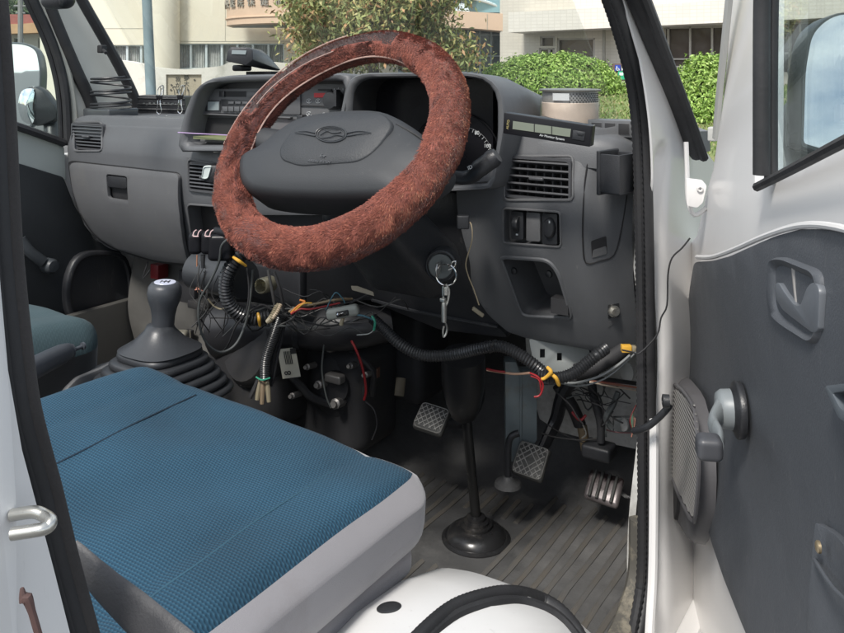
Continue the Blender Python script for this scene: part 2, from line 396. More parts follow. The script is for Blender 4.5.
# top shelf (slab running forward to the windscreen)
m = MB(); zt = 1.352
prof = [(.012, zt-.05), (.0135, zt-.02), (.022, zt-.006), (.04, zt), (.2, zt+.004), (.46, zt-.012), (.47, zt-.05)]
m.loft([[V3((x, y+dy, z-dz-(.03*y if x < .3 else 0))) for y, z in prof] for x, dy, dz in ((-.64, .04, .022), (-.61, .0, .014), (-.3, 0, .012), (-.20, 0, .01), (-.18, .07, .01), (.2, .07, .005), (.49, .07, 0), (.51, 0, 0), (.58, 0, .0), (.62, .01, .004), (.645, .03, .015))], (True, True), mi=0)
m.build('top_shelf', dash, truck, sharp=50)
# rims around openings
def rim(fr, outl, w0, r, warp, mats, name='trim', par=None, seg=6):
    mb = MB(); mb.tube([fr.at(x, y, w0, warp) for x, y in outl], r, seg, True, 1); return mb.build(name, mats, par or dashboard)
# air vents: frame, backing, slats, flap knob
def vent(outline, cols, rows, tilt, wbase=0):
    mb = MB(); xs = [p[0] for p in outline]; ys = [p[1] for p in outline]
    c = DF.uv(sum(xs)/len(xs), sum(ys)/len(ys), 0, wd); q = [DF.uv(x, y, 0, wd) for x, y in outline]
    hu = (max(p[0] for p in q)-min(p[0] for p in q))/2; hv = (max(p[1] for p in q)-min(p[1] for p in q))/2
    cu = (max(p[0] for p in q)+min(p[0] for p in q))/2; cv = (max(p[1] for p in q)+min(p[1] for p in q))/2; w = wd(cu, cv)+wbase
    mb.box(DF.pt(cu, cv, w-.034), (hu, hv, .002), (DF.u, DF.v, DF.n), 1)
    hu *= .93; hv *= .9
    o = fillet([(cu-hu, cv+hv), (cu+hu, cv+hv), (cu+hu, cv-hv), (cu-hu, cv-hv)], .008); i_ = fillet([(cu-hu+.004, cv+hv-.004), (cu+hu-.004, cv+hv-.004), (cu+hu-.004, cv-hv+.004), (cu-hu+.004, cv-hv+.004)], .006)
    mb.panel(DF, o, [i_], w+.001, .02, uvspace=True)
    for k in range(rows):
        z = cv-hv+.004+(2*hv-.008)*(k+.5)/rows
        mb.box(DF.pt(cu, z, w-.006), (hu-.004, .0013, .007), (DF.u, (DF.v*math.cos(.35)-DF.n*math.sin(.35)), (DF.n*math.cos(.35)+DF.v*math.sin(.35))))
    for k in range(cols):
        x = cu-hu+(2*hu)*(k+.5)/cols; mb.box(DF.pt(x, cv, w-.017), (.0010, hv-.003, .006), (DF.u, DF.v, DF.n), 0)
    mb.rbox(DF.pt(cu, cv, w+.002), (hu*.22, .0028, .004), .0025, (DF.u, DF.v, DF.n), 2)
    return child(mb, 'air_vent', [MATS.get('vent_grey') or M('vent_grey', (.062, .063, .068), .45, scr=.3), blkm], bevel=0)
vent(ventLh, 9, 7, 0); vent(ventCh, 7, 7, 0); vent(ventRh, 8, 5, 0)
for o_ in (ventLh, ventCh, ventRh): rim(DF, o_, .0005, .0022, wd, dash2, 'vent_surround')
# pocket back plates
m = MB(); m.panel(DF, fillet(rect(180, 198, 250, 252), 2), w0=-.034, thick=.004, warp=wd, grid=.05); m.build('centre_pocket', blkm, dashboard)
rim(DF, pock, .001, .002, wd, dash2)
# glove box lid
glove = fillet([(69, 162), (178, 174), (180, 224), (188, 264), (156, 261), (113, 248), (95, 236), (81, 215), (72, 190)], [7, 5, 8, 5, 10, 10, 10, 10, 10])
gap = [(122+(x-122)*1.035, 212+(y-212)*1.04) for x, y in glove]
m = MB(); m.panel(DF, gap, w0=.0012, thick=.004, warp=wd, grid=.03); m.build('glove_box_gap', blkm, dashboard)
lh = fillet([(106, 174), (127, 176.5), (128, 201), (108, 198)], 3)
gw = lambda u, v: wd(u, v)+.010*math.sin(PI*min(1, max(0, (1.25-v)/.22)))
m = MB(); m.panel(DF, glove, [lh], .006, .008, gw, .016); glovebox = m.build('glove_box_lid', dash2, dashboard, bevel=.003, bang=50)
m = MB(); m.panel(DF, fillet(rect(104, 172, 130, 204), 2), w0=-.006, thick=.004, warp=gw, grid=.05); m.build('glove_box_latch_recess', blkm, dashboard)
m = MB(); m.panel(DF, fillet([(107, 175.5), (126, 177.5), (127, 189), (107.5, 187)], 2), w0=.004, thick=.006, warp=gw, grid=.05); m.build('glove_box_latch', blk, dashboard, bevel=.0015)
# centre hood with radio
def loop3(fr, pts, w): return [fr.at(x, y, w) for x, y in pts]
H1o = fillet([(177, 152), (181, 122), (192, 93), (206, 79), (232, 75), (349, 73), (352, 82), (338, 152)], [4, 12, 12, 10, 12, 3, 3, 0], 5)
H1i = fillet([(184, 146), (187, 122), (198, 91), (208, 83.5), (232, 81.5), (343, 80), (346, 86), (334, 146)], [5, 10, 8, 6, 10, 3, 3, 0], 5)
H2o = fillet([(344, 150), (346, 80), (360, 73), (470, 72), (491, 77), (504, 93), (507, 122), (500, 160), (494, 190), (440, 192), (340, 190)], [3, 8, 10, 10, 12, 14, 10, 10, 6, 0, 0], 5)
H2i = fillet([(349, 150), (351, 89), (363, 77.5), (470, 76.5), (487, 80.5), (498, 95), (498, 138), (491, 184), (440, 188), (343, 186)], [3, 12, 12, 10, 8, 12, 8, 6, 0, 0], 5)
def hood(o, i, w, back, drop, nm, depth_in):
    mb = MB(); fo = loop3(DF, o, w); fi = loop3(DF, i, w)
    mid = [(a*.5+b*.5)+DF.n*.004 for a, b in zip(resample(fo, 60), resample(fi, 60))]
    A = resample(fo, 60); B = resample(fi, 60)
    c = sum(A, V3())/60
    bk1 = [c+(p-c)*.99+V3((0, back*.3, -drop*.1)) for p in A]; bk = [c+(p-c)*.93+V3((0, back, -drop)) for p in A]
    A2 = [p*1.0-DF.n*.004 for p in A]
    Bs = [c+(p-c)*.985-DF.n*.004 for p in B]
    Bd = [c+(p-c)*.985-DF.n*depth_in for p in B]
    mb.loft([bk, bk1, A2, [a*.75+b*.25+DF.n*.002 for a, b in zip(A, B)], [a*.25+b*.75+DF.n*.002 for a, b in zip(A, B)], Bs], (True, False))
    mb.loft([Bs, Bd], (False, False), mi=1)
    return mb.build(nm, [dash, dash if nm == 'centre_hood' else blkm], truck, sharp=60)
def resample(pts, n):
    k = len(pts); L = [0]
    for i in range(k): L.append(L[-1]+(pts[(i+1) % k]-pts[i]).length)
    out = []; j = 0
    for i in range(n):
        t = L[-1]*i/n
        while L[j+1] < t: j += 1
        f = (t-L[j])/max(1e-9, L[j+1]-L[j]); out.append(pts[j % k].lerp(pts[(j+1) % k], f))
    return out
hood(H1o, H1i, .034, .22, .03, 'centre_hood', .06)
hood(H2o, H2i, .040, .24, .035, 'instrument_hood', .075)
# radio and shelf panel
m = MB(); m.panel(DF, fillet([(186, 150), (188, 118), (199, 88), (209, 80), (345, 78), (345, 152)], 3), w0=-.016, thick=.006)
m.build('centre_panel', dash, truck)
radio = MB()
radio.panel(DF, fillet([(207, 89), (300, 88), (300, 114.5), (203, 113)], 1.5), w0=.000, thick=.016, mi=0)
radio.panel(DF, rect(219, 91, 246, 97), w0=.001, thick=.003, mi=1)           # cassette slot
radio.fbox(DF, 247, 92, 258, 97, 0, .006, 0); radio.fbox(DF, 220, 91, 224, 97, 0, .004, 2)
radio.fbox(DF, 205, 100, 220, 112, 0, .002, 2); radio.panel(DF, rect(207.5, 101.5, 219, 110.5), w0=.003, thick=.001, mi=3)
radio.fbox(DF, 221, 99, 262, 112, 0, .002, 2)
for k in range(7): radio.fbox(DF, 222+k*6, 106.5, 227.2+k*6, 111.5, .002, .0045, 4)
for k in range(4): radio.fbox(DF, 228+k*7, 101.5, 233.5+k*7, 104, .002, .0045, 4)
for k in range(3): radio.fbox(DF, 264+k*9, 93, 271+k*9, 97, 0, .003, 4)
radio.build('radio', [dash2, blkm, blk, lcd2, dash], truck, bevel=.0004)
m = MB(); m.panel(DF, rect(205, 118, 290, 141), w0=-.012, thick=.003); m.build('radio_tray_recess', blkm, truck)
m = MB(); m.fbox(DF, 202, 136.5, 213, 140, -.01, .006, 0); m.fbox(DF, 200, 141.5, 290, 144, -.01, .008, 0); m.fbox(DF, 201, 114.5, 290, 117, -.012, .004, 0); m.build('radio_tray', dash2, truck, bevel=.0008)
# heater controls
hc = MB(); hc.panel(DF, fillet(rect(268, 84, 346, 150), 3), w0=-.004, thick=.008, mi=0)
hc.panel(DF, rect(314, 93, 331, 97.5), w0=-.002, thick=.002, mi=1)
hc.fbox(DF, 300, 105, 331, 107, -.004, -.001, 2); hc.fbox(DF, 288, 119, 316, 121, -.004, -.001, 2); hc.fbox(DF, 318, 89, 331, 91, -.004, -.001, 2)
hc.rbox(DF.at(302, 118, .002), (.007, .006, .008), .003, (DF.u, DF.v, DF.n), 2, mi=3)
hc.lathe(DF.at(337, 100, -.004), DF.n, [(.017, 0), (.0165, .018), (.014, .022), (0.001, .023)], 24, mi=3)
hc.box(DF.at(337, 98, .014), (.003, .014, .006), (DF.u, DF.v, DF.n), 3)
for x, y in ((309, 101), (318, 101), (327, 102), (309, 114), (324, 115)):
    hc.tube([DF.at(x+2.6*math.cos(a), y+2.1*math.sin(a), -.0035) for a in np.linspace(.4, 5.4, 9)], .0005, 4, False, 1, mi=4)
    hc.box(DF.at(x, y, -.0035), (.002, .0006, .0004), (DF.u, DF.v, DF.n), 4)
for k, a in enumerate((.6, 1.1, 1.6, 2.1)): hc.box(DF.at(339+9*math.cos(a), 99-11*math.sin(a), -.0035), (.0006, .0016, .0004), (DF.u, DF.v, DF.n), 4)
hc.build('heater_controls', [dash2, redbtn, blkm, blk, wht_txt], truck, bevel=0)
hz = MB(); hz.panel(DF, fillet([(276, 131), (289, 129), (288, 142), (274, 145)], 1.5), w0=.006, thick=.01, mi=0)
hz.tube([DF.at(x, y, .0068) for x, y in ((279.5, 139), (282, 134), (284.5, 138.5))], .0006, 4, True, 1, mi=1)
hz.build('hazard_switch', [redbtn, wht_txt], truck, bevel=.001)
# instrument cluster: dark lens box, dials
ic = MB(); ic.panel(DF, fillet(rect(346, 79, 493, 188), 4), w0=-.03, thick=.004, mi=0)
def arc(cx, cy, rx, ry, a0, a1, w, r, mi=1, n=24): ic.tube([DF.at(cx+rx*math.cos(a), cy-ry*math.sin(a), w) for a in np.linspace(a0, a1, n)], r, 4, False, 1, mi=mi)
arc(462, 160, 31, 33, 0, 3.0, -.027, .0005, 2); arc(455, 158, 45, 46, -.4, 3.6, -.026, .0012, 0); arc(395, 160, 24, 26, -.4, 3.6, -.027, .0005, 2)
for a in np.linspace(-.2, 3.0, 24):
    p = [DF.at(462+k*31*math.cos(a), 160-k*33*math.sin(a), -.0265) for k in (.9, 1.0)]; ic.tube(p, .00045, 4, False, 1, mi=1)
ic.build('instrument_cluster', [blkg, wht_txt, dash], truck)
clus = truck
for s_, x, y in (('80', 477, 133), ('100', 487.5, 146), ('60', 452, 124)): text('dial_number', s_, DF.at(x, y, -.0265), (1, 0, 0), (0, 0, 1), .0085, wht_txt, clus)
# switches right
m = MB(); m.panel(DF, fillet([(500, 205), (563, 209), (564, 250), (500, 246)], 2), w0=-.020, thick=.004, warp=wd, grid=.05); m.build('switch_panel', dash2, dashboard)
rim(DF, swh, .0005, .0018, wd, dash2)
def sw(outl, mats, w=.0, nm='switch'):
    mb = MB(); mb.panel(DF, fillet(outl, 2), w0=w-.004, thick=.014, warp=lambda u, v: wd(*DF.uv(530, 228, 0, wd)), mi=0); return mb
wf = lambda u, v: wd(*DF.uv(530, 228, 0, wd))
s1 = sw([(511, 211), (523, 212), (523, 240), (511, 239)], 0); s1.lathe(DF.at(517, 224, -.003, wf), DF.u, [(.004, -.004), (.011, -.0039), (.011, .0039), (.004, .004)], 20, mi=0)
s1.box(DF.at(517, 234.5, -.0036, wf), (.0022, .0016, .0004), (DF.u, DF.v, DF.n), 1)
for k in range(4): s1.box(DF.at(519.5, 214.5+k*2, -.0036, wf), (.0016, .0004, .0004), (DF.u, DF.v, DF.n), 1)
s1.build('lamp_levelling_switch', [blk, wht_txt], dashboard, bevel=.0006)
s2 = sw([(526, 212), (540, 213), (540, 242), (526, 241)], 0, -.002); s2.build('blank_switch_cover', dash2, dashboard, bevel=.0012)
s3 = sw([(542, 213), (557, 214), (557, 245), (542, 244)], 0, .002); cc_ = DF.at(549.5, 228, 0, wf)
s3.lathe(cc_, DF.n, [(.0155, -.003), (.015, .003), (.012, .006), (.001, .0065)], 24, sx=.62, ref=DF.v)
s3.box(DF.at(549.5, 222, .0068, wf), (.0014, .0022, .0004), (DF.u, DF.v, DF.n), 1)
s3.build('mirror_switch', [blk, wht_txt], dashboard, bevel=.0006)
# cubby: deep tapered pocket
q = [DF.uv(x, y, 0, wd) for x, y in cubh]; cu = sum(a for a, b in q)/len(q); cv = sum(b for a, b in q)/len(q)
m = MB(); L0 = [DF.pt(u, v, wd(u, v)-.003) for u, v in q]; L1 = [DF.pt(cu+(u-cu)*.86, cv+(v-cv)*.84+.004, wd(u, v)-.085) for u, v in q]
m.loft([[p+DF.n*.0 for p in L0], L1], (False, True)); m.v = m.v; m.f = [tuple(f) for f in m.f]
m.box(DF.at(562, 305, -.05), (.014, .012, .01), (DF.u, DF.v, DF.n), 1)
m.build('storage_cubby', [dash, blkm], dashboard)
rim(DF, cubh, .0006, .0032, wd, dash)
for x, y in ((514, 271), (549, 274)):
    m = MB(); m.lathe(DF.at(x, y, -.02, wd), DF.n, [(.006, 0), (.005, .003), (.001, .004)], 12); m.build('cubby_screw', blk, dashboard)
# side cover seam, finger pocket, bolt
m = MB(); m.tube([DF.at(x, y, .0004, wd) for x, y in ((590, 150), (585, 180), (583, 215), (583, 245), (586, 263), (600, 261), (614, 255), (621, 232), (627, 195))], .0011, 5, False, 3); m.build('side_cover_seam', blkm, dashboard)
m = MB(); m.panel(DF, fillet([(591, 241), (606, 236), (607, 254), (592, 258)], 1.5), w0=.0012, thick=.003, warp=wd, grid=.03); m.build('finger_pocket', blkm, dashboard)
m = MB(); m.panel(DF, fillet([(593, 250), (606, 246), (607, 254), (592, 258)], 1.5), w0=.0022, thick=.003, warp=wd, grid=.03); m.build('finger_pocket_lip', dash2, dashboard)
SN = V3((.7, -.714, 0)).normalized()
m = MB(); m.panel(DF, fillet([(608, 305), (619, 303), (619, 317), (608, 319)], 1), w0=.001, thick=.002, warp=wd, grid=.03, mi=1)
m.lathe(DF.at(613.5, 311, .001, wd), SN, [(.009, 0), (.009, .003), (.0055, .003), (.0055, .008), (.002, .0085)], 12, mi=0); m.build('bolt', [steel, blk], dashboard)
m = MB(); m.panel(DF, [(608, 322), (618, 320), (608, 328)], w0=.001, thick=.001, warp=wd, mi=0); m.build('arrow_mark', dash2, dashboard)
# open bin on the side
BN = Frame(DF.at(606, 172, .0, wd), (1, .25, 0), (0, 0, 1), (.25, -1, 0))
bo = V3(P(617, 150, 1.16)); bin_ = MB()
ax = (V3((.94, .34, 0)).normalized(), V3((0, 0, 1)), V3((.34, -.94, 0)).normalized())
ax = (V3((.98, -.18, 0)).normalized(), V3((0, 0, 1)), V3((-.18, -.98, 0)).normalized()); hx, hz_, hy = .0175, .027, .024; bc = P(620, 175, 1.165)-ax[0]*hx-ax[2]*hy
for (du, dn, a, b) in ((0, -1, hx, .0015), (0, 1, hx, .0015)): bin_.box(bc+ax[2]*dn*hy, (a, hz_, b), ax)
for du in (-1, 1): bin_.box(bc+ax[0]*du*(hx-.0015), (.0015, hz_, hy), ax)
bin_.box(bc-ax[1]*hz_, (hx, .0015, hy), ax); bin_.rbox(bc-ax[0]*(hx-.002)+ax[1]*.0-ax[2]*.0, (.003, hz_+.004, hy+.003), .002, ax, 2)
bin_.build('side_bin', blk, dashboard, bevel=.0015)
# defroster nozzle on the top right
m = MB(); dc = P(613, 128, 1.27); m.box(dc, (.035, .012, .012), (V3((1, 0, 0)), V3((0, 0, 1)), V3((0, -1, 0))), 0)
for k in (-1, 0, 1): m.box(dc+V3((k*.021, -.0125, .0)), (.0085, .0085, .0006), (V3((1, 0, 0)), V3((0, 0, 1)), V3((0, -1, 0))), 1)
m.build('defroster_nozzle', [dash, blkm], truck, bevel=.0015)
# ---------------- knee panel and under dash
kn = lambda u, v: -.02-.45*max(0, 1.18-v)
knee = fillet([(240, 205), (345, 192), (456, 192), (462, 206), (472, 262), (474, 292), (500, 328), (508, 338), (440, 330), (396, 312), (370, 300), (300, 308), (262, 300), (252, 275)], 5)
m = MB(); m.panel(DF, knee, [], .0, .02, kn, .03); m.build('knee_panel', blk, truck, bevel=.002)
m = MB(); m.tube([DF.at(x, y, .003, kn) for x, y in ((372, 300), (410, 310), (450, 318), (498, 327))], .003, 6, False, 4); m.build('knee_panel_edge', blk, truck)
# steering column
WT = math.radians(50.4); WO = V3((.315, -.222, 1.346)); WU = V3((1, 0, 0)); WV = V3((0, math.cos(WT), math.sin(WT))); WN = V3((0, -math.sin(WT), math.cos(WT)))
WF = Frame(WO, WU, WV, WN)
m = MB()
def colfn(q): 
    t = (q.z+.11)/.22; k = 1.12-.25*t
    return V3((q.x*k, q.y*k, q.z))
m.rbox(WF.pt(.005, -.045, -.19), (.070, .045, .11), .03, (WU, WV, WN), 5, fn=colfn); column = m.build('steering_column', blk, truck)
m = MB(); m.lathe(P(416, 265, 1.33), V3((.2, -.9, .2)), [(.011, 0), (.010, .004), (.006, .005), (.001, .003)], 20); m.build('column_screw', blk, column)
# ignition lock
ig = P(441, 266, 1.235); igN = V3((.35, -.9, .05)).normalized(); m = MB()
m.lathe(ig-igN*.012, igN, [(.0245, -.02), (.0245, .008), (.0225, .012), (.0205, .0125), (.020, .010), (.0185, .010), (.018, .0135), (.001, .0135)], 28, mi=0)
m.lathe(ig+igN*.0015, igN, [(.0175, 0), (.0172, .0015), (.001, .0018)], 28, mi=1); m.build('ignition_lock', [blk, M('lock_face', (.11, .12, .12), .4, metal=.4)], column)
m = MB(); m.panel(DF, [(351, 286), (357, 286), (373, 292), (374, 296), (352, 290)], w0=.02, thick=.001); m.build('paper_label', M('label_tan', (.25, .22, .17), .5), column)
# stalk
sp = [WF.pt(.08, 0, -.055), P(462, 178, 1.17), P(480, 168, 1.155), P(491, 160, 1.15)]; m = MB(); m.tube(sp, [.007, .0095, .0125, .0125], 14, False, 4, mi=0)
m.lathe(sp[-1]-(sp[-1]-sp[-2]).normalized()*.002, (sp[-1]-sp[-2]), [(.0128, 0), (.0132, .006), (.0105, .013), (.001, .014)], 20, mi=0); m.build('indicator_stalk', blk, column)
text('stalk_symbol', 'ID', P(470, 167.5, 1.146), CR*.9+CU*.4, CU*.9-CR*.4, .007, wht_txt, column, .0002)

# ---------------- steering wheel
wheel = MB()
RR, TR = .1705, .0270
def tpt(a, b, r=TR): return WF.pt((RR+r*math.cos(b))*math.cos(a), (RR+r*math.cos(b))*math.sin(a), r*math.sin(b))
def trad(a, b):
    # bunched fuzzy cover: fat on the right and bottom, thin and slipped on the upper left
    p = tpt(a, b); n_ = noise.noise(p*22)*.05+noise.noise(p*70)*.015
    lean = .5+.5*math.cos(a+.75)                  # 1 at lower right
    return TR*(.86+.22*lean+n_)
na, nb = 260, 30; loops = []
wb = MB(); vs = []; fs = []
for i in range(na):
    a = 2*PI*i/na; vs += [tpt(a, 2*PI*j/nb, trad(a, 2*PI*j/nb)*.93) for j in range(nb)]
def zone(a, b):
    """0 pile, 1 worn lining, 2 torn black"""
    a = a % (2*PI); b = (b+PI) % (2*PI)-PI; wob = .35*noise.noise(V3((a*4, b*2, 3)))+.15*noise.noise(V3((a*15, b*5, 1)))
    top = 1.35 < a < 3.6
    if top and 1.0+wob < b < 1.95+wob*.6 and a < 3.0+wob: return 2
    if top and 0.45+wob < b < 1.0+wob: return 1
    if 1.6 < a < 3.9 and 2.3+wob*.5 < abs(b) < 2.75: return 1
    if 4.30+wob*.3 < a < 4.62+wob*.4 and abs(b-.4) < 1.9: return 1
    if 2.9 < a < 3.5 and b < -2.5+wob: return 1
    return 0
mi = []
for i in range(na):
    for j in range(nb):
        i2 = (i+1) % na; j2 = (j+1) % nb; fs.append((i*nb+j, i2*nb+j, i2*nb+j2, i*nb+j2)); mi.append([0, 1, 2][zone(2*PI*(i+.5)/na, 2*PI*(j+.5)/nb)])
steering = MB()
# skeleton: spokes behind the pad
for sx_ in (-1, 1):
    steering.tube([WF.pt(sx_*.05, -.005, -.012), WF.pt(sx_*.1, -.004, -.012), WF.pt(sx_*RR, .0, 0)], [.03, .022, .015], 12, False, 3, flat=(WN, .55))
steering.lathe(WF.pt(0, 0, -.075), WN, [(.06, 0), (.062, .02), (.05, .07)], 28)
steer = steering.build('steering_wheel', bhub, truck)
wb.v = [tuple(v) for v in vs]; wb.f = fs; wb.m = mi; cov = wb.build('fuzzy_rim_cover', [fuzzb, worn, torn, fuzz, pipe_], steer, weld=0)
# pile: thousands of tapered fibres, part of the cover's look
n = 230000; A = rng.uniform(0, 2*PI, n); B = rng.uniform(-PI, PI, n)
base = []; nrm = []; tan = []; mis_ = []
for a, b in zip(A, B):
    z = zone(a, b)
    if (z == 2 and rnd_.random() > .12) or (z == 1 and rnd_.random() > .3): continue
    p0 = tpt(a, b); cl = noise.noise(p0*95)
    if rnd_.random() > 1.0+.8*cl: continue
    r = trad(a, b)*.93; q = tpt(a, b, r); base.append(tuple(q)); e = (p0-tpt(a, b, 0)).normalized(); nrm.append(tuple(e)); t_ = (tpt(a+.01, b, r)-q).normalized()
    f_ = noise.noise_vector(p0*55)*.8+noise.noise_vector(p0*14)*.35
    # pile is brushed along the rim, then clumps
    tan.append(tuple(t_*-.45 + V3((0, 0, -.35)) + f_))
    pale_right = .55*max(0, math.cos(a-.15))*max(0, math.cos(b-.1))  # fibre colour gets paler towards the outer right of the rim
    k = 1.8+.5*noise.noise(p0*20)+.8*cl+3.2*pale_right-.5+rnd_.gauss(0, .7)-(1.0 if 1.6 < a < 3.5 and abs(b) > 1.6 else 0); mis_.append(int(max(0, min(4, round(k)))))
base = np.array(base); nrm = np.array(nrm); tan = np.array(tan); n = len(base)
tan -= nrm*(tan*nrm).sum(1)[:, None]; tan /= np.maximum(.35, np.linalg.norm(tan, axis=1))[:, None]
ln = rng.uniform(.0036, .0066, n)[:, None]; dr = nrm*.42+tan*.95+rng.normal(size=(n, 3))*.16; dr /= np.linalg.norm(dr, axis=1)[:, None]
side = np.cross(dr, nrm+rng.normal(size=(n, 3))*.35); side /= np.linalg.norm(side, axis=1)[:, None]; wd_ = rng.uniform(.00022, .00042, n)[:, None]
v = np.stack([base-side*wd_-nrm*.0006, base+side*wd_-nrm*.0006, base+dr*ln*.6+side*wd_*.7, base+dr*ln-nrm*ln*.10, ], 1)
V_ = v.reshape(-1, 3); I = np.arange(n)*4; F_ = np.stack([I, I+1, I+2, I+3], 1)
pm_ = [M('pile_%d' % i, c, .85, var=.1, sheen=.2) for i, c in enumerate([(.12, .034, .023), (.19, .054, .036), (.26, .076, .049), (.37, .122, .074), (.56, .27, .16)])]
fib = raw('cover_pile', V_, F_, pm_, steer, mi=mis_)
# merge pile into the cover object: same part
for me_o in (fib,):
    bm = bmesh.new(); bm.from_mesh(cov.data); base_m = len(cov.data.materials)
    for mt in fib.data.materials: cov.data.materials.append(mt)
    for p_ in fib.data.polygons: p_.material_index += base_m
    bm.from_mesh(fib.data); bm.to_mesh(cov.data); bm.free(); bpy.data.objects.remove(fib)
cov['label'] = 'shaggy rust red fur cover, worn through along its upper left'
m = MB()
m.tube([WF.pt((RR-.024)*math.cos(a), (RR-.024)*math.sin(a), .004+.002*math.sin(5*a)) for a in np.linspace(.55, 3.7, 60)], .0013, 6, False, 1)
m.tube([tpt(a, .72+.10*math.sin(3*a), TR*.93) for a in np.linspace(1.9, 3.3, 50)], .0010, 5, False, 1)
m.tube([tpt(a, 0.15+.12*math.sin(4*a), TR*.97) for a in np.linspace(2.5, 3.9, 40)], .0009, 5, False, 1)
m.tube([tpt(a, 2.0+.1*math.sin(4*a), TR*.96) for a in np.linspace(2.0, 2.9, 30)], .0007, 5, False, 1)
m.build('cover_piping', pipe_, steer)
# hub pad
hub_o = smoothcurve([(241, 160), (258, 150), (290, 126), (315, 117), (350, 113), (385, 114), (408, 124), (430, 140), (447, 158), (440, 176), (416, 189), (398, 199), (350, 201), (300, 200), (272, 198), (250, 193), (240, 180)], True, 3)
m = MB(); m.dome(WF, hub_o, [(.93, -.045), (.97, -.04), (1.0, -.012), (.985, .002), (.95, .010), (.88, .016), (.6, .021), (.3, .023), (.05, .0235)], w0=.008); hub = m.build('hub_pad', bhub, steer, sharp=70)
pad_o = fillet([(281, 161), (280, 150), (292, 132), (305, 124), (330, 116), (385, 114), (396, 126), (378, 152), (360, 164), (300, 168)], [6, 6, 10, 8, 12, 8, 8, 16, 10, 8], 5)
m = MB(); m.dome(WF, pad_o, [(1.0, -.006), (.985, .003), (.95, .0045), (.6, .0058), (.05, .006)], w0=.028); pad = m.build('airbag_cover', bpad, steer, sharp=60)
m = MB(); ec = (331, 134); el = lambda k, q=0: [WF.at(ec[0]+15.5*k*math.cos(a), ec[1]+8*k*math.sin(a), .0352) for a in np.linspace(0, 2*PI, 28, endpoint=False)]
m.tube(el(1), .0009, 5, True, 1); m.tube(el(.86), .0006, 5, True, 1)
for s_, x0, x1 in ((1, 347, 371), (-1, 315, 294)):
    m.tube([WF.at(x0, 133, .0352), WF.at((x0+x1)/2, 131, .0352), WF.at(x1, 132.5, .0352)], [.001, .0007, .0003], 5, False, 3)
    m.tube([WF.at(x0, 136, .0352), WF.at((x0+x1)/2, 134, .0352), WF.at(x1, 132.5, .0352)], [.001, .0007, .0003], 5, False, 3)
m.tube([WF.at(x, y, .0355) for x, y in ((320, 135), (327, 131), (333, 133), (341, 132))], .0008, 5, False, 3); m.tube([WF.at(x, y, .0355) for x, y in ((321, 138), (330, 137), (336, 135), (343, 136))], .0007, 5, False, 3)
m.tube([WF.at(x, y, .0355) for x, y in ((324, 130), (332, 129), (338, 129.5))], .0005, 5, False, 3)
m.build('hub_emblem', M('emblem', (.032, .034, .037), .4), steer)
hubtxt = M('faint_lettering', (.09, .093, .1), .5)
text('pad_lettering', 'for', WF.at(323, 156, .0345), WU, WV, .008, hubtxt, steer)
text('pad_lettering', 'AIRBAG SYSTEM', WF.at(319, 161.5, .0342), WU, WV, .0052, hubtxt, steer)
# pad side grooves
m = MB(); m.tube([WF.at(x, y, .022) for x, y in ((405, 186), (407, 172), (415, 158), (428, 147), (440, 146))], .0016, 6, False, 4)
m.tube([WF.at(x, y, .024) for x, y in ((396, 124), (409, 131), (422, 139), (436, 150))], .0010, 6, False, 4); m.build('hub_groove', blkm, steer)
# ================================================================= floor, footwell
FZ = .64
mat_rub = M('floor_mat_rubber', (.070, .070, .070), .55, bump=.5, bscale=150, var=.35, vscale=6, dirt=(.145, .142, .138), dscale=7, dlo=.42, dhi=.75, rvar=.15)
rib_m = M('floor_mat_rib', (.098, .096, .093), .55, var=.3, dirt=(.12, .105, .085), dscale=9, dlo=.4, dhi=.7)
FF = Frame((0, 0, FZ), (1, 0, 0), (0, 1, 0), (0, 0, 1))
fw = lambda u, v: .004*noise.noise(V3((u*9, v*9, 0)))+max(0, v-.33)*.9+min(.10, soft(.13-u, .03)*.9)
m = MB(); m.panel(FF, [(-.62, -.75), (.67, -.75), (.67, .55), (-.62, .55)], w0=0, thick=.01, warp=fw, grid=.04, uvspace=True); floor = m.build('floor_mat', mat_rub, truck)
m = MB()
for k in range(20):
    x = .15+k*.0258; y0, y1 = -.42, .31+.01*math.sin(k*2.1)
    if x < .27: y1 = .26
    if .27 < x < .40: y0, y1 = -.42, .02
    for (a, b) in ((y0, y1),) if not (.27 < x < .40) else ((y0, .015), (.20, .27)):
        m.tube([V3((x+.004*noise.noise(V3((x*30, y*5, 0))), y, FZ+fw(x, y)-.0002)) for y in np.linspace(a, b, 10)], .0050, 5, False, 1)
m.build('floor_mat_ribs', rib_m, floor)
# firewall, kick panels, tunnel
m = MB()
m.box((-.02, .50, .92), (.64, .01, .36), mi=0)
m.build('firewall', M('dark_firewall', (.03, .03, .03), .7, var=.3, vscale=12, dirt=(.05, .045, .04), dscale=9), truck)
m = MB(); m.panel(Frame((.640, 0, 0), (0, 1, 0), (0, 0, 1), (-1, 0, 0)), [(.07, FZ-.02), (.5, FZ-.02), (.5, 1.2), (.07, 1.2)], thick=.01, warp=lambda u, v: .012*math.sin(u*16)*math.sin(v*11), grid=.02, uvspace=True); m.build('kick_panel', dullw, truck)
m = MB(); m.panel(DF, fillet([(525, 325), (640, 335), (640, 400), (640, 450), (560, 432), (540, 420), (528, 380)], 3), w0=-.335, thick=.01, warp=lambda u, v: .010*math.sin(u*25)*math.sin(v*20+1), grid=.02); m.build('footwell_wall', dullw, truck)
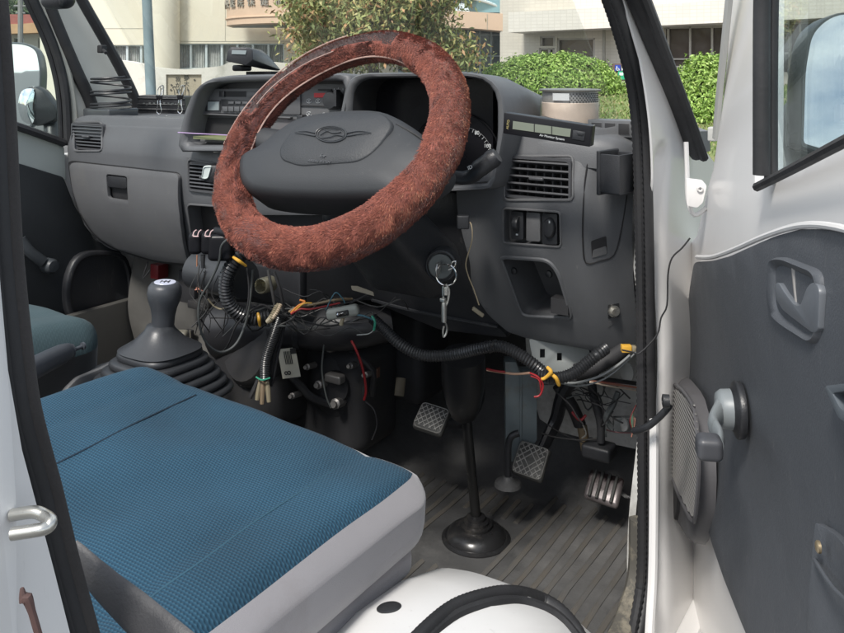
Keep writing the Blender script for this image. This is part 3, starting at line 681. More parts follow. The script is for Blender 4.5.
# left kick area pale panels
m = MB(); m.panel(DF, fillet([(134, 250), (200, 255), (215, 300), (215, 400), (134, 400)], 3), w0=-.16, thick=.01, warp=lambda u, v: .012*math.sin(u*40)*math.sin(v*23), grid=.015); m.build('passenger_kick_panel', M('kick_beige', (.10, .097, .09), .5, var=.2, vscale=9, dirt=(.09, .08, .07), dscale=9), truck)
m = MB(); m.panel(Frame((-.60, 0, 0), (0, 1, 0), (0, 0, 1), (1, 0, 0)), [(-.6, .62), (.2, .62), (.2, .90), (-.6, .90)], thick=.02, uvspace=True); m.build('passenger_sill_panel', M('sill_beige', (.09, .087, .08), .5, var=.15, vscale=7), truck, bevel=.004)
m = MB()
for x0, y0, x1, y1 in ((150, 264, 158, 280), ):
    m.fbox(DF, x0, y0, x1, y1, -.15, -.12, 0)
m.build('red_fuse_block', M('dark_red', (.16, .012, .015), .5), truck, bevel=.002)
m = MB(); m.fbox(DF, 178, 270, 194, 305, -.15, -.11); m.fbox(DF, 187, 300, 205, 312, -.15, -.1); m.build('relay_box', blkm, truck, bevel=.003)
for q_ in ((183, 330, 189, 352), (206, 322, 212, 345)):
    m = MB(); m.fbox(DF, *q_, -.15, -.135); m.build('panel_slot', blkm, truck, bevel=.002)
# centre tunnel
m = MB(); m.rbox((0.0, -.50, .74), (.13, .32, .12), .04, n=4); m.build('centre_tunnel', mat_rub, truck)
# heater box, duct, blower
m = MB()
m.tube([P(222, 330, 1.66), P(262, 328, 1.62), P(300, 328, 1.58), P(345, 328, 1.55), P(390, 322, 1.56)], [.055, .045, .038, .040, .034], 24, False, 4)
m.build('air_duct', M('duct_plastic', (.018, .018, .020), .38, var=.2), truck)
m = MB(); m.lathe(P(298, 328, 1.58), CR, [(.039, -.006), (.042, -.005), (.042, .005), (.039, .006)], 24); m.build('duct_collar', blk, truck)
m = MB(); m.rbox(P(262, 372, 1.66), (.09, .07, .085), .03, n=4); m.rbox(P(340, 385, 1.68), (.10, .07, .10), .03, n=4); m.rbox(P(395, 345, 1.75), (.10, .06, .09), .02, n=3)
m.lathe(P(338, 385, 1.60), (.3, -1, .1), [(.06, -.03), (.058, .0), (.045, .008), (.03, .01), (.028, .022), (.001, .023)], 24)
m.lathe(P(250, 345, 1.60), (-.2, -1, .3), [(.075, -.03), (.075, .0), (.065, .012), (.02, .014), (.001, .014)], 28)
for x, y, r in ((307, 367, .006), (318, 385, .008), (335, 404, .010), (350, 366, .006), (292, 396, .006), (330, 350, .005), (365, 375, .006)):
    m.lathe(P(x, y, 1.56), (.2, -1, .2), [(r, -.03), (r, 0), (r*.6, .002), (r*.6, .008), (.0005, .008)], 8, mi=1)
m.rbox(P(335, 378, 1.57), (.018, .01, .008), .004, n=2, mi=1); m.rbox(P(376, 372, 1.62), (.006, .006, .01), .002, n=2, mi=2)
m.tube([P(270, 350, 1.62), P(300, 385, 1.58), P(318, 400, 1.58), P(360, 410, 1.6)], .008, 8, False, 4)
m.tube([P(350, 350, 1.60), P(372, 370, 1.58), P(372, 395, 1.6)], .006, 8, False, 4)
m.build('heater_unit', [blkm, M('dull_bolt', (.22, .21, .20), .45, metal=.6), M('brown_plug', (.12, .06, .04), .5)], truck, bevel=0)
m = MB(); LB = P(289, 363, 1.55); m.box(LB, (.0165, .027, .0006), ((CR*.97+CU*.12).normalized(), (CU*.97-CR*.18).normalized(), -CF)); st = m.build('data_sticker', sticker, truck)
text('sticker_print', '8', P(288, 373, 1.547), (CU*.97-CR*.18), -(CR*.97+CU*.12), .017, ink, truck); 
m = MB()
for k in range(5): m.box(P(285+k*1.6, 358-k*.1, 1.548), (.0007, .012, .0003), ((CR*.97+CU*.12).normalized(), (CU*.97-CR*.18).normalized(), -CF))
m.box(P(293, 351, 1.548), (.005, .005, .0003), ((CR*.97+CU*.12).normalized(), (CU*.97-CR*.18).normalized(), -CF)); m.build('sticker_code', ink, truck)
# column shroud round cylinder at the centre-left: grey cylinder & power socket
m = MB(); m.tube([P(196, 270, 1.54), P(225, 277, 1.5), P(245, 280, 1.47)], .033, 20, False, 3); m.build('cross_tube', M('dark_tube', (.03, .032, .036), .4), truck)
so = P(261, 286, 1.435); sn = V3((.15, -1, .1)).normalized(); m = MB(); m.lathe(so-sn*.01, sn, [(.0135, -.02), (.0135, .010), (.0118, .012), (.0105, .010), (.010, -.015), (.001, -.015)], 24, mi=0); m.build('power_socket', [M('socket_ring', (.35, .33, .25), .3, metal=.7)], truck)
m = MB(); m.panel(DF, fillet([(236, 262), (300, 270), (300, 308), (262, 301), (243, 292)], 3), w0=.012, thick=.02); m.build('lower_column_cover', blk, truck, bevel=.003)
# lower column: shaft boot and shaft
m = MB(); tp, bt = P(463, 352, 1.42), P(464, 418, 1.45)
m.lathe(bt, (tp-bt), [(.014, 0), (.022, .006), (.03, .03), (.037, .07), (.037, .12)], 28); m.build('column_shroud', M('shroud_black', (.014, .014, .015), .35, dirt=(.07, .065, .06), dscale=12, dlo=.6, dhi=.72), truck)
s0, s1_ = P(466, 415, 1.45), P(476, 518, 1.455); m = MB(); m.tube([s0, s1_], .0085, 14, False, 1, curve=False); m.build('steering_shaft', M('shaft_black', (.012, .012, .012), .3, dirt=(.3, .28, .25), dscale=25, dlo=.66, dhi=.7), truck)
m = MB(); bb = P(476, 533, 1.455); m.lathe(bb-V3((0, 0, .012)), (0, 0, 1), [(.059, 0), (.059, .005), (.054, .008), (.051, .007), (.047, .016), (.038, .022), (.028, .024), (.028, .029), (.022, .030), (.022, .034), (.016, .036), (.016, .041), (.011, .043)], 36); m.build('shaft_boot', M('boot_rubber', (.018, .018, .019), .3, dirt=(.06, .055, .05), dscale=14), truck)
# grey bracket and white slotted bracket
m = MB(); g0 = P(522, 375, 1.50); m.panel(Frame(P(505, 375, 1.5), CR, (0, 0, 1), -CF), [(505, 362), (516, 362), (520, 372), (537, 372), (537, 440), (524, 462), (506, 462)], thick=.03); m.tube([P(521, 372, 1.497), P(521, 455, 1.497)], .0022, 5, False, 1, curve=False); m.build('steel_bracket', gsteel, truck, bevel=.003)
m = MB(); bf = Frame(P(555, 358, 1.36), CR, (0, 0, 1), -CF); m.panel(bf, fillet([(529, 339), (556, 344), (590, 350), (586, 366), (574, 370), (556, 376), (535, 371)], 3), [rect(540, 349, 545, 358), rect(557, 353, 562, 361)], thick=.003)
m.panel(bf, rect(538, 347, 564, 363), w0=-.012, thick=.002, mi=1); m.build('slotted_bracket', [M('bracket_grey', (.36, .38, .37), .5, var=.1), blkm], truck, bevel=.0008)
for x, y, r in ((627, 372, .016), (623, 424, .012)):
    m = MB(); m.lathe(P(x, y, 1.46), (-.5, -1, .1), [(r, -.002), (r, .001), (r*.6, .002), (r*.3, .004), (.0005, .004)], 16); m.build('wall_plug', dullw, truck)
m = MB(); m.fbox(Frame(P(620, 425, 1.46), CR, (0, 0, 1), -CF), 614, 418, 633, 434, -.01, 0, 1); m.build('wall_plate', [dullw, M('galvanised', (.33, .35, .35), .4, metal=.5)], truck, bevel=.001)
# pedals
def pedal(nm, c, U, W, hw, hh, pad_m, arm, arm_r, grid=True, arm_mat=None):
    U = U.normalized(); W = (W-U*W.dot(U)).normalized(); N = U.cross(W); p = MB(); e = empty(nm, c); setpar(e, truck)
    p.rbox(c, (hw, hh, .007), .006, (U, W, N), 3, fn=lambda q: V3((q.x, q.y, q.z-.12*q.y*q.y/hh))); pd = p.build('pedal_pad', pad_m, e)
    if grid:
        g = MB(); cl = []
        for k in range(-6, 7):
            for sg in (-1, 1):
                pts = []
                for t in np.linspace(-2, 2, 41):
                    x = k*.0105+t*.03; y = sg*t*.03*1.05
                    if abs(x) < hw*.88 and abs(y) < hh*.88: pts.append(c+U*x+W*y+N*(.0080-.12*y*y/hh))
                if len(pts) > 1: g.tube([pts[0], pts[-1]], .0011, 4, False, 1, curve=False)
        g.tube([c+U*x+W*y+N*(.0072-.12*y*y/hh) for x, y in fillet([(-hw*.9, -hh*.9), (hw*.9, -hh*.9), (hw*.9, hh*.9), (-hw*.9, hh*.9)], .008)], .0011, 4, True, 1)
        g.build('pedal_tread', M(nm+'_tread', (.2, .195, .18), .5, var=.3, vscale=20), e)
    a = MB(); a.tube(arm, arm_r, 10, False, 5, flat=(U, .6)); a.build('pedal_arm', arm_mat or blk, e); return e
padm = M('pedal_rubber', (.045, .045, .042), .6, var=.3, vscale=20, dirt=(.16, .15, .13), dscale=22)
cB = P(531, 461, 1.47); pedal('brake_pedal', cB, CR*.87+CU*-.1+CF*-.45, CU*.7+CF*.55+CR*.36, .0285, .029, padm, [P(541, 452, 1.49), P(556, 420, 1.52), P(566, 388, 1.5), P(600, 345, 1.47)], [.013, .019, .021, .02])
cC = P(432, 419, 1.50); pedal('clutch_pedal', cC, CR*.87+CU*-.1+CF*-.45, CU*.6+CF*.6+CR*.38, .029, .025, padm, [P(446, 422, 1.52), P(464, 422, 1.53), P(480, 400, 1.53), P(478, 350, 1.5)], [.008, .010, .012, .014])
cA = P(604, 488, 1.47); ea = pedal('accelerator_pedal', cA, CR*.87+CU*-.08+CF*-.45, CU*.6+CF*.6+CR*.38, .030, .026, M('worn_pedal', (.16, .14, .14), .35, metal=.3, var=.4, vscale=30, dirt=(.03, .02, .02), dscale=18, dlo=.45, dhi=.55), [P(618, 490, 1.475), P(628, 497, 1.47), P(640, 495, 1.46)], [.004, .004, .004], False, M('arm_steel', (.25, .25, .25), .4, metal=.7))
m = MB()
U = (CR*.87+CU*-.08+CF*-.45).normalized(); W = (CU*.6+CF*.6+CR*.38); W = (W-U*W.dot(U)).normalized(); N_ = U.cross(W)
for k in range(4): m.rbox(cA+U*(-.019+k*.0125)+N_*.008, (.0028, .024, .003), .002, (U, W, N_), 2)
m.build('pedal_ridge', padm, ea)
m = MB(); m.tube([P(600, 360, 1.44), P(592, 385, 1.45), P(600, 420, 1.45), P(601, 442, 1.45)], [.008, .008, .007, .007], 10, False, 4); m.rbox(P(599, 450, 1.46), (.026, .02, .012), .006, n=2); m.build('accelerator_linkage', blk, truck)
m = MB(); m.tube([P(558, 385, 1.5), P(573, 408, 1.5), P(580, 425, 1.5)], .011, 10, False, 4, mi=0); m.tube([P(582, 426, 1.5), P(586, 450, 1.5)], .009, 10, False, 2, mi=1); m.build('brake_light_switch', [blkm, M('brown_rod', (.2, .15, .09), .5)], truck)
m = MB(); m.tube([P(508, 482, 1.46), P(508, 450, 1.46), P(511, 437, 1.46), P(519, 433, 1.46)], .006, 10, False, 5); m.build('rubber_hose', blk, truck)
m = MB(); m.lathe(P(508, 484, 1.46), (0, 0, 1), [(.024, -.002), (.022, .004), (.010, .010), (.008, .014)], 20); m.build('floor_grommet', mat_rub, truck)
m = MB(); m.tube([P(401, 378, 1.6), P(399, 396, 1.58)], .009, 8, False, 2, flat=(CF, .3)); m.build('hanging_tab', M('olive_tab', (.09, .075, .05), .6), truck)
# ================================================================= seats
def seatfn(hx, hy, hz, wx=.33):
    def fn(q):
        x, y, z = q; s = x/hx; t = y/hy
        if z > 0:
            k = min(1, z/hz)
            bol = .003*math.exp(-((abs(s)-.80)/.16)**2); dish = -.002*math.cos(s*PI/2)
            rear = -.015*max(0, .35-t)*(1-abs(s))
            lumps = .0055*noise.noise(V3((x*11, y*9, 2)))
            gro = -.002*math.exp(-((abs(s)-.62)/.04)**2)-.019*s*(wx > 0)-.026*math.exp(-((x+.04)/.11)**2-((y+.10)/.10)**2)*(wx > 0)
            z += k*(bol+dish+rear+lumps+gro-.012*max(0, t-.45)**2*3)
            if abs(s) > .9: z -= k*.02*(abs(s)-.9)/.1
        y += .012*(1-s*s) if t > .7 else 0
        x *= 1+.02*math.sin(z*14)
        return V3((x, y, z))
    return fn
mfn = lambda c, n: 0 if c.z > .043 else 1
m = MB(); m.rbox((.304, -.672, .962), (.246, .332, .056), .034, n=44, fn=seatfn(.246, .332, .056), mfn=mfn)
dseat = m.build('driver_seat', [seatblue, grey_cloth], truck, sharp=80, zsplit=(.990, .003, 0, 1, 1)); dseat['label'] = 'blue seat cushion with a pale grey side'
from mathutils.bvhtree import BVHTree
_bm = bmesh.new(); _bm.from_mesh(dseat.data); SEAT = BVHTree.FromBMesh(_bm); _bm.free()
def onseat(px, py):
    h = SEAT.ray_cast(CC, ray(px, py)); return h[0]
for pts_, mt_, r_ in (([(30, 478), (52, 466), (90, 447), (130, 426), (170, 407), (196, 395)], M('seam_dark', (.008, .02, .035), .9), .0013), ([(135, 612), (160, 590), (200, 562), (250, 525), (300, 492), (335, 469)], M('seam_light', (.03, .085, .125), .9), .0010)):
    h_ = [onseat(*p) for p in pts_]; h_ = [h for h in h_ if h is not None]
    m = MB(); m.tube(h_, r_, 5, False, 6); m.build('seat_seam', mt_, dseat)
m = MB(); m.rbox((.300, -.672, .897), (.232, .318, .020), .016, n=12, fn=lambda q: V3((q.x+.004*noise.noise(V3((q.y*14, q.z*20, 1))), q.y, q.z+.005*noise.noise(V3((q.y*9, q.x*6, 4)))))); m.build('seat_underside', [grey_cloth], dseat, sharp=80)
m = MB(); m.box((.31, -.66, .78), (.19, .28, .095)); m.build('seat_base', blkm, dseat, bevel=.006)
m = MB(); m.rbox((-.345, -.60, .955), (.225, .33, .095), .04, n=24, fn=seatfn(.225, .33, .095, 0), mfn=lambda c, n: 0 if c.z > .05 else 1)
pseat = m.build('passenger_seat', [seatteal, M('black_seat_cloth', (.015, .016, .018), .85, sheen=.2)], truck, sharp=80, zsplit=(.995, 0, 0, 1)); pseat['label'] = 'grey teal seat cushion with black sides'
m = MB(); m.tube([P(5, 384, 1.10), P(30, 370, 1.18), P(62, 354, 1.28), P(74, 350, 1.30)], [.016, .016, .015, .009], 14, False, 4); m.lathe(P(76, 349, 1.305), (0, 1, .1), [(.003, -.02), (.003, .010), (.006, .011), (.006, .014), (.001, .014)], 10); m.build('parking_brake_lever', M('lever_grey', (.05, .055, .065), .4), truck)
m = MB(); m.panel(Frame((-.112, 0, 0), (0, 1, 0), (0, 0, 1), (1, 0, 0)), fillet([(0, 412), (48, 403), (60, 399), (68, 388), (78, 378), (105, 367), (150, 352), (160, 430), (0, 440)], 4), thick=.02); m.build('console_side', dash2, truck, bevel=.005)
# gear lever
gx, gy = .0, -.235
e = empty('gear_lever', (gx, gy, .86)); setpar(e, truck)
kb = P(165, 330, 1.31); m = MB()
bz = P(160, 362, 1.32)
lp = []
def sq(c, hx, hy, z, n=40, pw=.55): return [V3((c.x+hx*math.copysign(abs(math.cos(t))**pw, math.cos(t)), c.y+hy*math.copysign(abs(math.sin(t))**pw, math.sin(t)), z)) for t in [2*PI*i/n for i in range(n)]]
z0 = P(150, 395, 1.30).z
steps = []
base = P(157, 392, 1.32); topc = P(160, 352, 1.315)
ztop, zbot = P(160, 345, 1.31).z, P(157, 404, 1.31).z
k = 6
for i in range(k):
    f = i/(k-1); hx = .100-.045*f; z = zbot+.012+(ztop-.012-zbot)*f*.78; c = base.lerp(topc, f)
    steps += [sq(c, hx*.955, hx*.955, z-.0015), sq(c, hx*.99, hx*.99, z+.0005), sq(c, hx, hx, z+.0035), sq(c, hx*.985, hx*.985, z+.0075), sq(c, hx*.94, hx*.94, z+.0095)]
c = topc
steps += [sq(c, .058, .056, ztop-.006, pw=.7), sq(c, .040, .038, ztop+.006, pw=.9), sq(c, .024, .024, ztop+.022, pw=1), sq(c, .020, .020, ztop+.030, pw=1)]
m.loft(steps, (True, True)); m.build('gear_boot', M('boot_grey', (.030, .032, .036), .42, bump=.15, var=.1), e, sharp=65)
kt = P(165, 284, 1.315); ax_ = (kt-P(162, 345, 1.315)).normalized(); L = (kt-P(162, 345, 1.315)).length; o_ = P(162, 345, 1.315); s_ = L/.094
m = MB(); m.lathe(o_, ax_, [(.020, 0), (.0215, .004*s_), (.0215, .008*s_), (.0175, .010*s_), (.0175, .014*s_), (.020, .017*s_), (.020, .021*s_), (.0165, .024*s_), (.0175, .045*s_), (.020, .058*s_), (.0245, .070*s_), (.0262, .080*s_), (.0250, .090*s_), (.021, .0955*s_), (.0175, .0965*s_), (.001, .097*s_)], 32)
m.build('gear_knob', M('knob_grey', (.042, .045, .051), .4, bump=.2, bscale=900), e)
m = MB(); m.lathe(o_+ax_*.0968*s_, ax_, [(.0165, 0), (.016, .0008), (.001, .001)], 28, mi=0)
for dx in (-.006, 0, .006): m.box(o_+ax_*.0981*s_+CR*dx, (.0007, .006, .0003), (CR, ax_.cross(CR), ax_), 1)
m.box(o_+ax_*.0981*s_, (.0067, .0007, .0003), (CR, ax_.cross(CR), ax_), 1); m.build('shift_pattern_cap', [M('cap_pale', (.5, .52, .62), .3), ink], e)
# ================================================================= door opening, pillars, arch (driver side)
def strip(pts, x, r, mats, nm, par=truck, mi=0, seg=8, flat=None, rib=None, sub=5): 
    mb = MB(); mb.tube([onX(px, py, x) for px, py in pts], r, seg, False, sub, flat=flat, rib=rib); return mb.build(nm, mats, par)
seal_path = [(595, -40), (613, 0), (629, 50), (638, 90), (642.5, 130), (644.5, 180), (646, 250), (647, 330), (648, 430), (648.5, 520), (647, 580), (640, 625), (632, 660)]
m = MB(); m.tube([onX(px, py, .672) for px, py in seal_path], .0115, 12, False, 6, mi=0); 
m.tube([onX(px-6.5, py, .668) for px, py in seal_path], .0065, 8, False, 6, rib=(.008, .10), mi=1); m.build('door_seal', [rub, blkm], truck)
# white A pillar and jamb as one pressed sheet
jo = [(616, -40), (634, -40), (650, 0), (672, 75), (700, 165), (712, 190), (704, 230), (697, 262), (694, 330), (696, 420), (700, 660), (640, 660), (648, 560), (648, 430), (646, 250), (644, 180), (640, 110), (634, 60), (620, 0)]
JX = .69
JFr = Frame((JX, 0, 0), (0, 1, 0), (0, 0, 1), (1, 0, 0))
jw = lambda u, v: -.02*math.exp(-((u-.045)/.02)**2)*(1 if v < 1.33 else 0)-.004*math.sin(v*17)
m = MB(); m.panel(JFr, [(608, -40), (634, -40), (655, 20), (690, 130), (716, 165), (722, 230), (722, 660), (642, 660), (652, 610), (656, 560), (656, 430), (655, 250), (653, 180), (650, 120), (641, 60), (624, 0)], w0=-.002, thick=.003, warp=jw, grid=.012)
white2 = M('used_white_paint', (.77, .755, .74), .32, var=.03, coat=.25, rvar=0, scr=.28)
jamb = m.build('door_jamb', white2, truck, sharp=60)
m = MB(); m.tube([onX(px, py, .712) for px, py in ((648, 655), (650, 620), (653, 560), (654, 420))], .006, 8, False, 4); m.build('jamb_lip', white, truck)
# windscreen rubber outside of the pillar
m = MB(); m.tube([onX(px, py, .70) for px, py in ((618, -50), (639, 0), (658, 50), (677, 100), (692, 140), (697, 156))], [.0155]*4+[.0155, .010], 10, False, 5, flat=(V3((0, 1, .45)), .9)); m.tube([onX(px, py, .712) for px, py in ((624, -50), (645, 0), (664, 50), (683, 100), (697, 138), (704, 158))], .007, 8, False, 5); m.build('windscreen_rubber', rub, truck)
# hinge bracket
hb = P(698, 190, 1.20); hu = (CR*.95-CF*.2).normalized(); m = MB(); hf = Frame(hb, hu, (0, 0, 1)); hf.n = hu.cross(V3((0, 0, 1)))
m.panel(hf, fillet([(686, 178), (702, 180), (707, 186), (703, 203), (697, 208), (687, 206)], 2), thick=.003, mi=0); m.lathe(hf.at(700, 189, .0), hf.n, [(.0045, 0), (.0045, .003), (.003, .004), (.002, .002), (.0005, .002)], 14, mi=1)
m.build('door_hinge', [white, blk], truck, bevel=.0008)
m = MB(); m.tube([P(x, y, 1.22) for x, y in ((686, 142), (687, 170), (688, 200), (694, 215), (706, 208))], .0035, 6, False, 4); m.build('jamb_seam', white, truck)
m = MB(); m.tube([P(x, y, 1.17) for x, y in ((690, 238), (682, 248), (672, 258), (668, 275), (667, 305), (661, 318), (657, 335), (640, 353), (632, 352), (622, 350))], .0012, 5, False, 4); m.build('jamb_wire', blkm, truck)
# sill strip at bottom right
m = MB(); m.tube([onX(px, py, .655) for px, py in ((641, 520), (640, 570), (634, 600), (622, 632), (612, 650))], .012, 8, False, 4, flat=(V3((1, 0, 0)), 1.5)); m.build('sill_trim', M('sill_dirty', (.08, .075, .065), .7, dirt=(.2, .18, .14), dscale=20, dlo=.5, dhi=.6), truck)
# wheel arch hump
def arch(nm, mats):
    mb = MB(); rows = []
    # ridge path in the photo plane X=.60, running back from the floor and rising
    xs = [(.500, -.045), (.535, -.012), (.57, .0), (.605, .004), (.645, -.001), (.685, -.014), (.715, -.05), (.73, -.14)]
    prof = [(-.11, .58), (-.15, .68), (-.20, .785), (-.26, .838), (-.32, .878), (-.39, .901), (-.47, .910), (-.57, .902), (-.70, .89)]
    for y, z in prof: rows.append([V3((x, y-(.0 if z < .9 else 0)-dz*.3, z+dz)) for x, dz in xs])
    mb.loft([[V3(p) for p in smoothcurve([tuple(q) for q in r], False, 4)] for r in rows], (False, False), closed=False); return mb.build(nm, mats, truck, sharp=80)
arch_o = arch('wheel_arch', M('scuffed_white', (.74, .73, .715), .33, var=.04, coat=.2, rvar=0, scr=.5, dirt=(.5, .48, .44), dscale=7, dlo=.62, dhi=.8))
bm = bmesh.new(); bm.from_mesh(arch_o.data); bmesh.ops.recalc_face_normals(bm, faces=bm.faces); bmesh.ops.solidify(bm, geom=bm.faces[:], thickness=.004); bm.to_mesh(arch_o.data); bm.free()
ap = [(400, 660), (425, 632), (455, 608), (490, 596), (515, 594), (540, 600), (560, 612), (578, 634), (588, 660)]
from mathutils.bvhtree import BVHTree
_bm = bmesh.new(); _bm.from_mesh(arch_o.data); ARCH = BVHTree.FromBMesh(_bm); _bm.free()
def onarch(px, py, off=0):
    h = ARCH.ray_cast(CC, ray(px, py))
    if h[0] is not None: return h[0]+CU*off
    return onarch_(px, py)
def onarch_(px, py):
    # march the pixel ray onto the hump approximated by a plane through its outer shoulder
    return onN(px, py, (.675, -.35, .893), (.75, .12, .65))
ap = [p for p in ap if ARCH.ray_cast(CC, ray(*p))[0] is not None]
m = MB(); m.tube([onarch(*p) for p in ap], .0085, 10, False, 5, rib=(.006, .03)); m.tube([onarch(x+1, y+7) for x, y in ap if ARCH.ray_cast(CC, ray(x+1, y+7))[0] is not None], .0055, 8, False, 5); m.build('arch_seal', rub, truck)
an_ = ARCH.ray_cast(CC, ray(389, 608))[1] or V3((0, 0, 1)); an_ = an_ if an_.z > 0 else -an_
m = MB(); m.lathe(onarch(389, 608), an_, [(.0125, -.006), (.0125, .001), (.011, .002), (.001, .0025)], 24); m.build('arch_plug', blk, truck)
m = MB(); m.rbox((.60, -.30, .74), (.07, .12, .05), .03, n=4); m.build('arch_carpet', mat_rub, truck)
# B pillar, seal, striker
m = MB(); bx = .665
R_ = [(6, 0), (10, 60), (14, 130), (17, 200), (21, 260), (28, 330), (37, 400), (49, 450), (60, 490), (77, 560), (97, 633), (106, 670)]
for off, r_, mi_ in ((-6, .0042, 1), (-16, .0060, 0), (-23, .004, 0)):
    m.tube([onX(px+off-(0 if py > 100 else (100-py)*.01), py, bx+(.003 if mi_ else .0)) for px, py in [(3, -40)]+R_], r_, 10, False, 5, mi=mi_)
m.build('rear_door_seal', [rub, rubb], truck)
m = MB(); BF = Frame((bx+.008, 0, 0), (0, 1, 0), (0, 0, 1), (1, 0, 0))
m.panel(BF, [(-60, -40), (-14, -40), (-10, 60), (-6, 200), (0, 280), (8, 370), (22, 450), (38, 510), (54, 570), (70, 633), (78, 670), (-60, 670)], thick=.02, warp=lambda u, v: 0, grid=.02)
jp = m.build('rear_pillar', white2, truck)
m = MB(); m.panel(Frame((bx+.022, 0, 0), (0, 1, 0), (0, 0, 1), (1, 0, 0)), [(-60, -40), (-60, 670), (21, 670), (20, 633), (19, 500), (13, 400), (2, 300), (-4, 240), (-9, 100), (-13, -40)], thick=.03); m.build('pillar_flange', white, truck, bevel=.003)
m = MB(); st_ = [P(12, 534, .372), P(38, 530, .372), P(48, 527, .374), P(51, 521, .376), P(45, 516, .380), P(34, 512, .382), P(12, 515, .384)]
m.tube(st_, .0028, 12, False, 5); m.build('door_striker', steel, truck)
m = MB(); m.tube([P(22, 588, .365), P(24, 600, .365), P(27, 598, .365), P(32, 612, .365), P(40, 640, .365)], [.0008, .0022, .0024, .0016, .0016], 8, False, 4); m.build('pillar_clip', M('brown_cord', (.08, .045, .04), .5), truck)
m = MB(); sb = [P(72, 548, .47), P(100, 580, .46), P(135, 612, .45), P(190, 660, .43)]
m.tube(sb, [.0015, .0026, .0032, .0034], 12, False, 5, flat=((CU*.8+CR*.6), 3.4)); m.build('seat_belt_guide', M('belt_grey', (.05, .049, .052), .5, bump=.3, bscale=600), truck)
# ================================================================= passenger side
PX = -.635
PF = Frame((PX, 0, 0), (0, 1, 0), (0, 0, 1), (1, 0, 0))
pd = empty('passenger_door', (PX, 0, .9)); setpar(pd, truck)
blktrim = M('door_trim_dark', (.020, .023, .026), .7, bump=.3, bscale=500, var=.1)
m = MB(); m.panel(PF, fillet([(-40, 172), (15, 162), (64, 177), (75, 205), (95, 240), (120, 250), (128, 262), (131, 310), (129, 326), (85, 333), (-40, 360)], 3), thick=.02); m.build('door_trim', blktrim, pd, bevel=.004)
m = MB(); m.panel(PF, fillet([(-40, 118), (15, 128), (64, 147), (66, 180), (-40, 170)], 2), w0=-.012, thick=.02); m.panel(PF, [(-40, 300), (150, 300), (150, 420), (-40, 420)], w0=-.015, thick=.01); m.build('door_metal', M('pale_green_white', (.45, .48, .45), .35, var=.05), pd)
m = MB(); sp_o = smoothcurve([(62, 300), (64, 275), (74, 256), (92, 250), (118, 253), (127, 266), (130, 290), (128, 312), (100, 318), (70, 320)], True, 3); m.dome(PF, sp_o, [(1, 0), (1, .012), (.97, .016), (.88, .016), (.85, .010), (.4, .010), (.05, .010)]); m.build('door_speaker', blk, pd, sharp=60)
m = MB(); m.tube([PF.at(20, 240, .02), PF.at(30, 252, .03), PF.at(43, 262, .035)], [.014, .012, .012], 12, False, 3, flat=(PF.n, .7)); m.lathe(PF.at(46, 265, .02), PF.n, [(.016, 0), (.016, .022), (.012, .028), (.001, .029)], 20); m.build('window_winder', M('winder_dark', (.04, .045, .05), .4), pd)
pseal = [(22, -30), (33, 0), (45, 25), (55, 50), (62, 75), (66, 100), (67.5, 130), (68, 145)]
m = MB(); m.tube([onX(x, y, PX) for x, y in pseal], .010, 8, False, 4, flat=(V3((0, 1, 0)), 1)); m.tube([onX(x, y, PX) for x, y in ((-40, 112), (10, 124), (64, 143))], .009, 8, False, 3); m.tube([onX(x-7, y, PX-.01) for x, y in pseal], .006, 8, False, 4); m.build('window_seal', rub, pd)
m = MB(); m.panel(PF, [(-60, -40), (18, -40), (33, 0), (52, 50), (62, 100), (64, 145), (10, 125), (-60, 106)], w0=-.008, thick=.003); m.build('window_glass', pane, pd)
# passenger A pillar
m = MB(); m.tube([onX(x, y, -.63) for x, y in ((32, -40), (47, 0), (61, 35), (76, 70), (90, 100), (93, 112))], .014, 10, False, 4); m.build('passenger_pillar_seal', rub, truck)
m = MB(); m.tube([onX(x, y, -.635) for x, y in ((20, -40), (40, 0), (52, 30), (66, 66), (73, 100), (75, 130))], .008, 8, False, 4); m.build('passenger_pillar_edge', cream, truck)
pfr = Frame((-.62, 0, 0), (.35, 1, 0), (0, 0, 1), (1, -.35, 0)); pf = Frame((-.615, .1, 0), (0, 1, 0), (0, 0, 1), (1, 0, 0))
m = MB(); m.panel(pf, fillet([(38, -40), (66, -40), (84, 0), (104, 40), (125, 82), (135, 112), (78, 130), (70, 100), (58, 60)], 2), w0=-.02, thick=.03, warp=lambda u, v: .008*math.sin(u*9), grid=.02); m.build('passenger_pillar_trim', M('pillar_pale', (.70, .69, .63), .55, var=.05), truck)
m = MB(); m.tube([onX(x, y, -.60) for x, y in ((62, -40), (82, 0), (99, 30), (117, 62), (132, 92), (139, 112))], .014, 10, False, 4, flat=(V3((0, 1, .6)), .8)); m.build('windscreen_seal_far', rub, truck)
m = MB(); m.rbox(P(102, 49, 1.9), (.008, .008, .009), .003, n=2); m.tube([P(102, 49, 1.9), P(106, 53, 1.88)], .004, 6, False, 1, curve=False); m.build('pillar_clip', blkm, truck)
m = MB(); m.rbox(P(58, -1, 1.5), (.035, .018, .018), .016, n=3); m.build('sun_visor_corner', blk, truck)
m = MB(); m.tube([onX(x, y, -.60) for x, y in ((141, 250), (139, 290), (138, 345))], .012, 8, False, 3); m.build('passenger_door_seal', rub, truck)
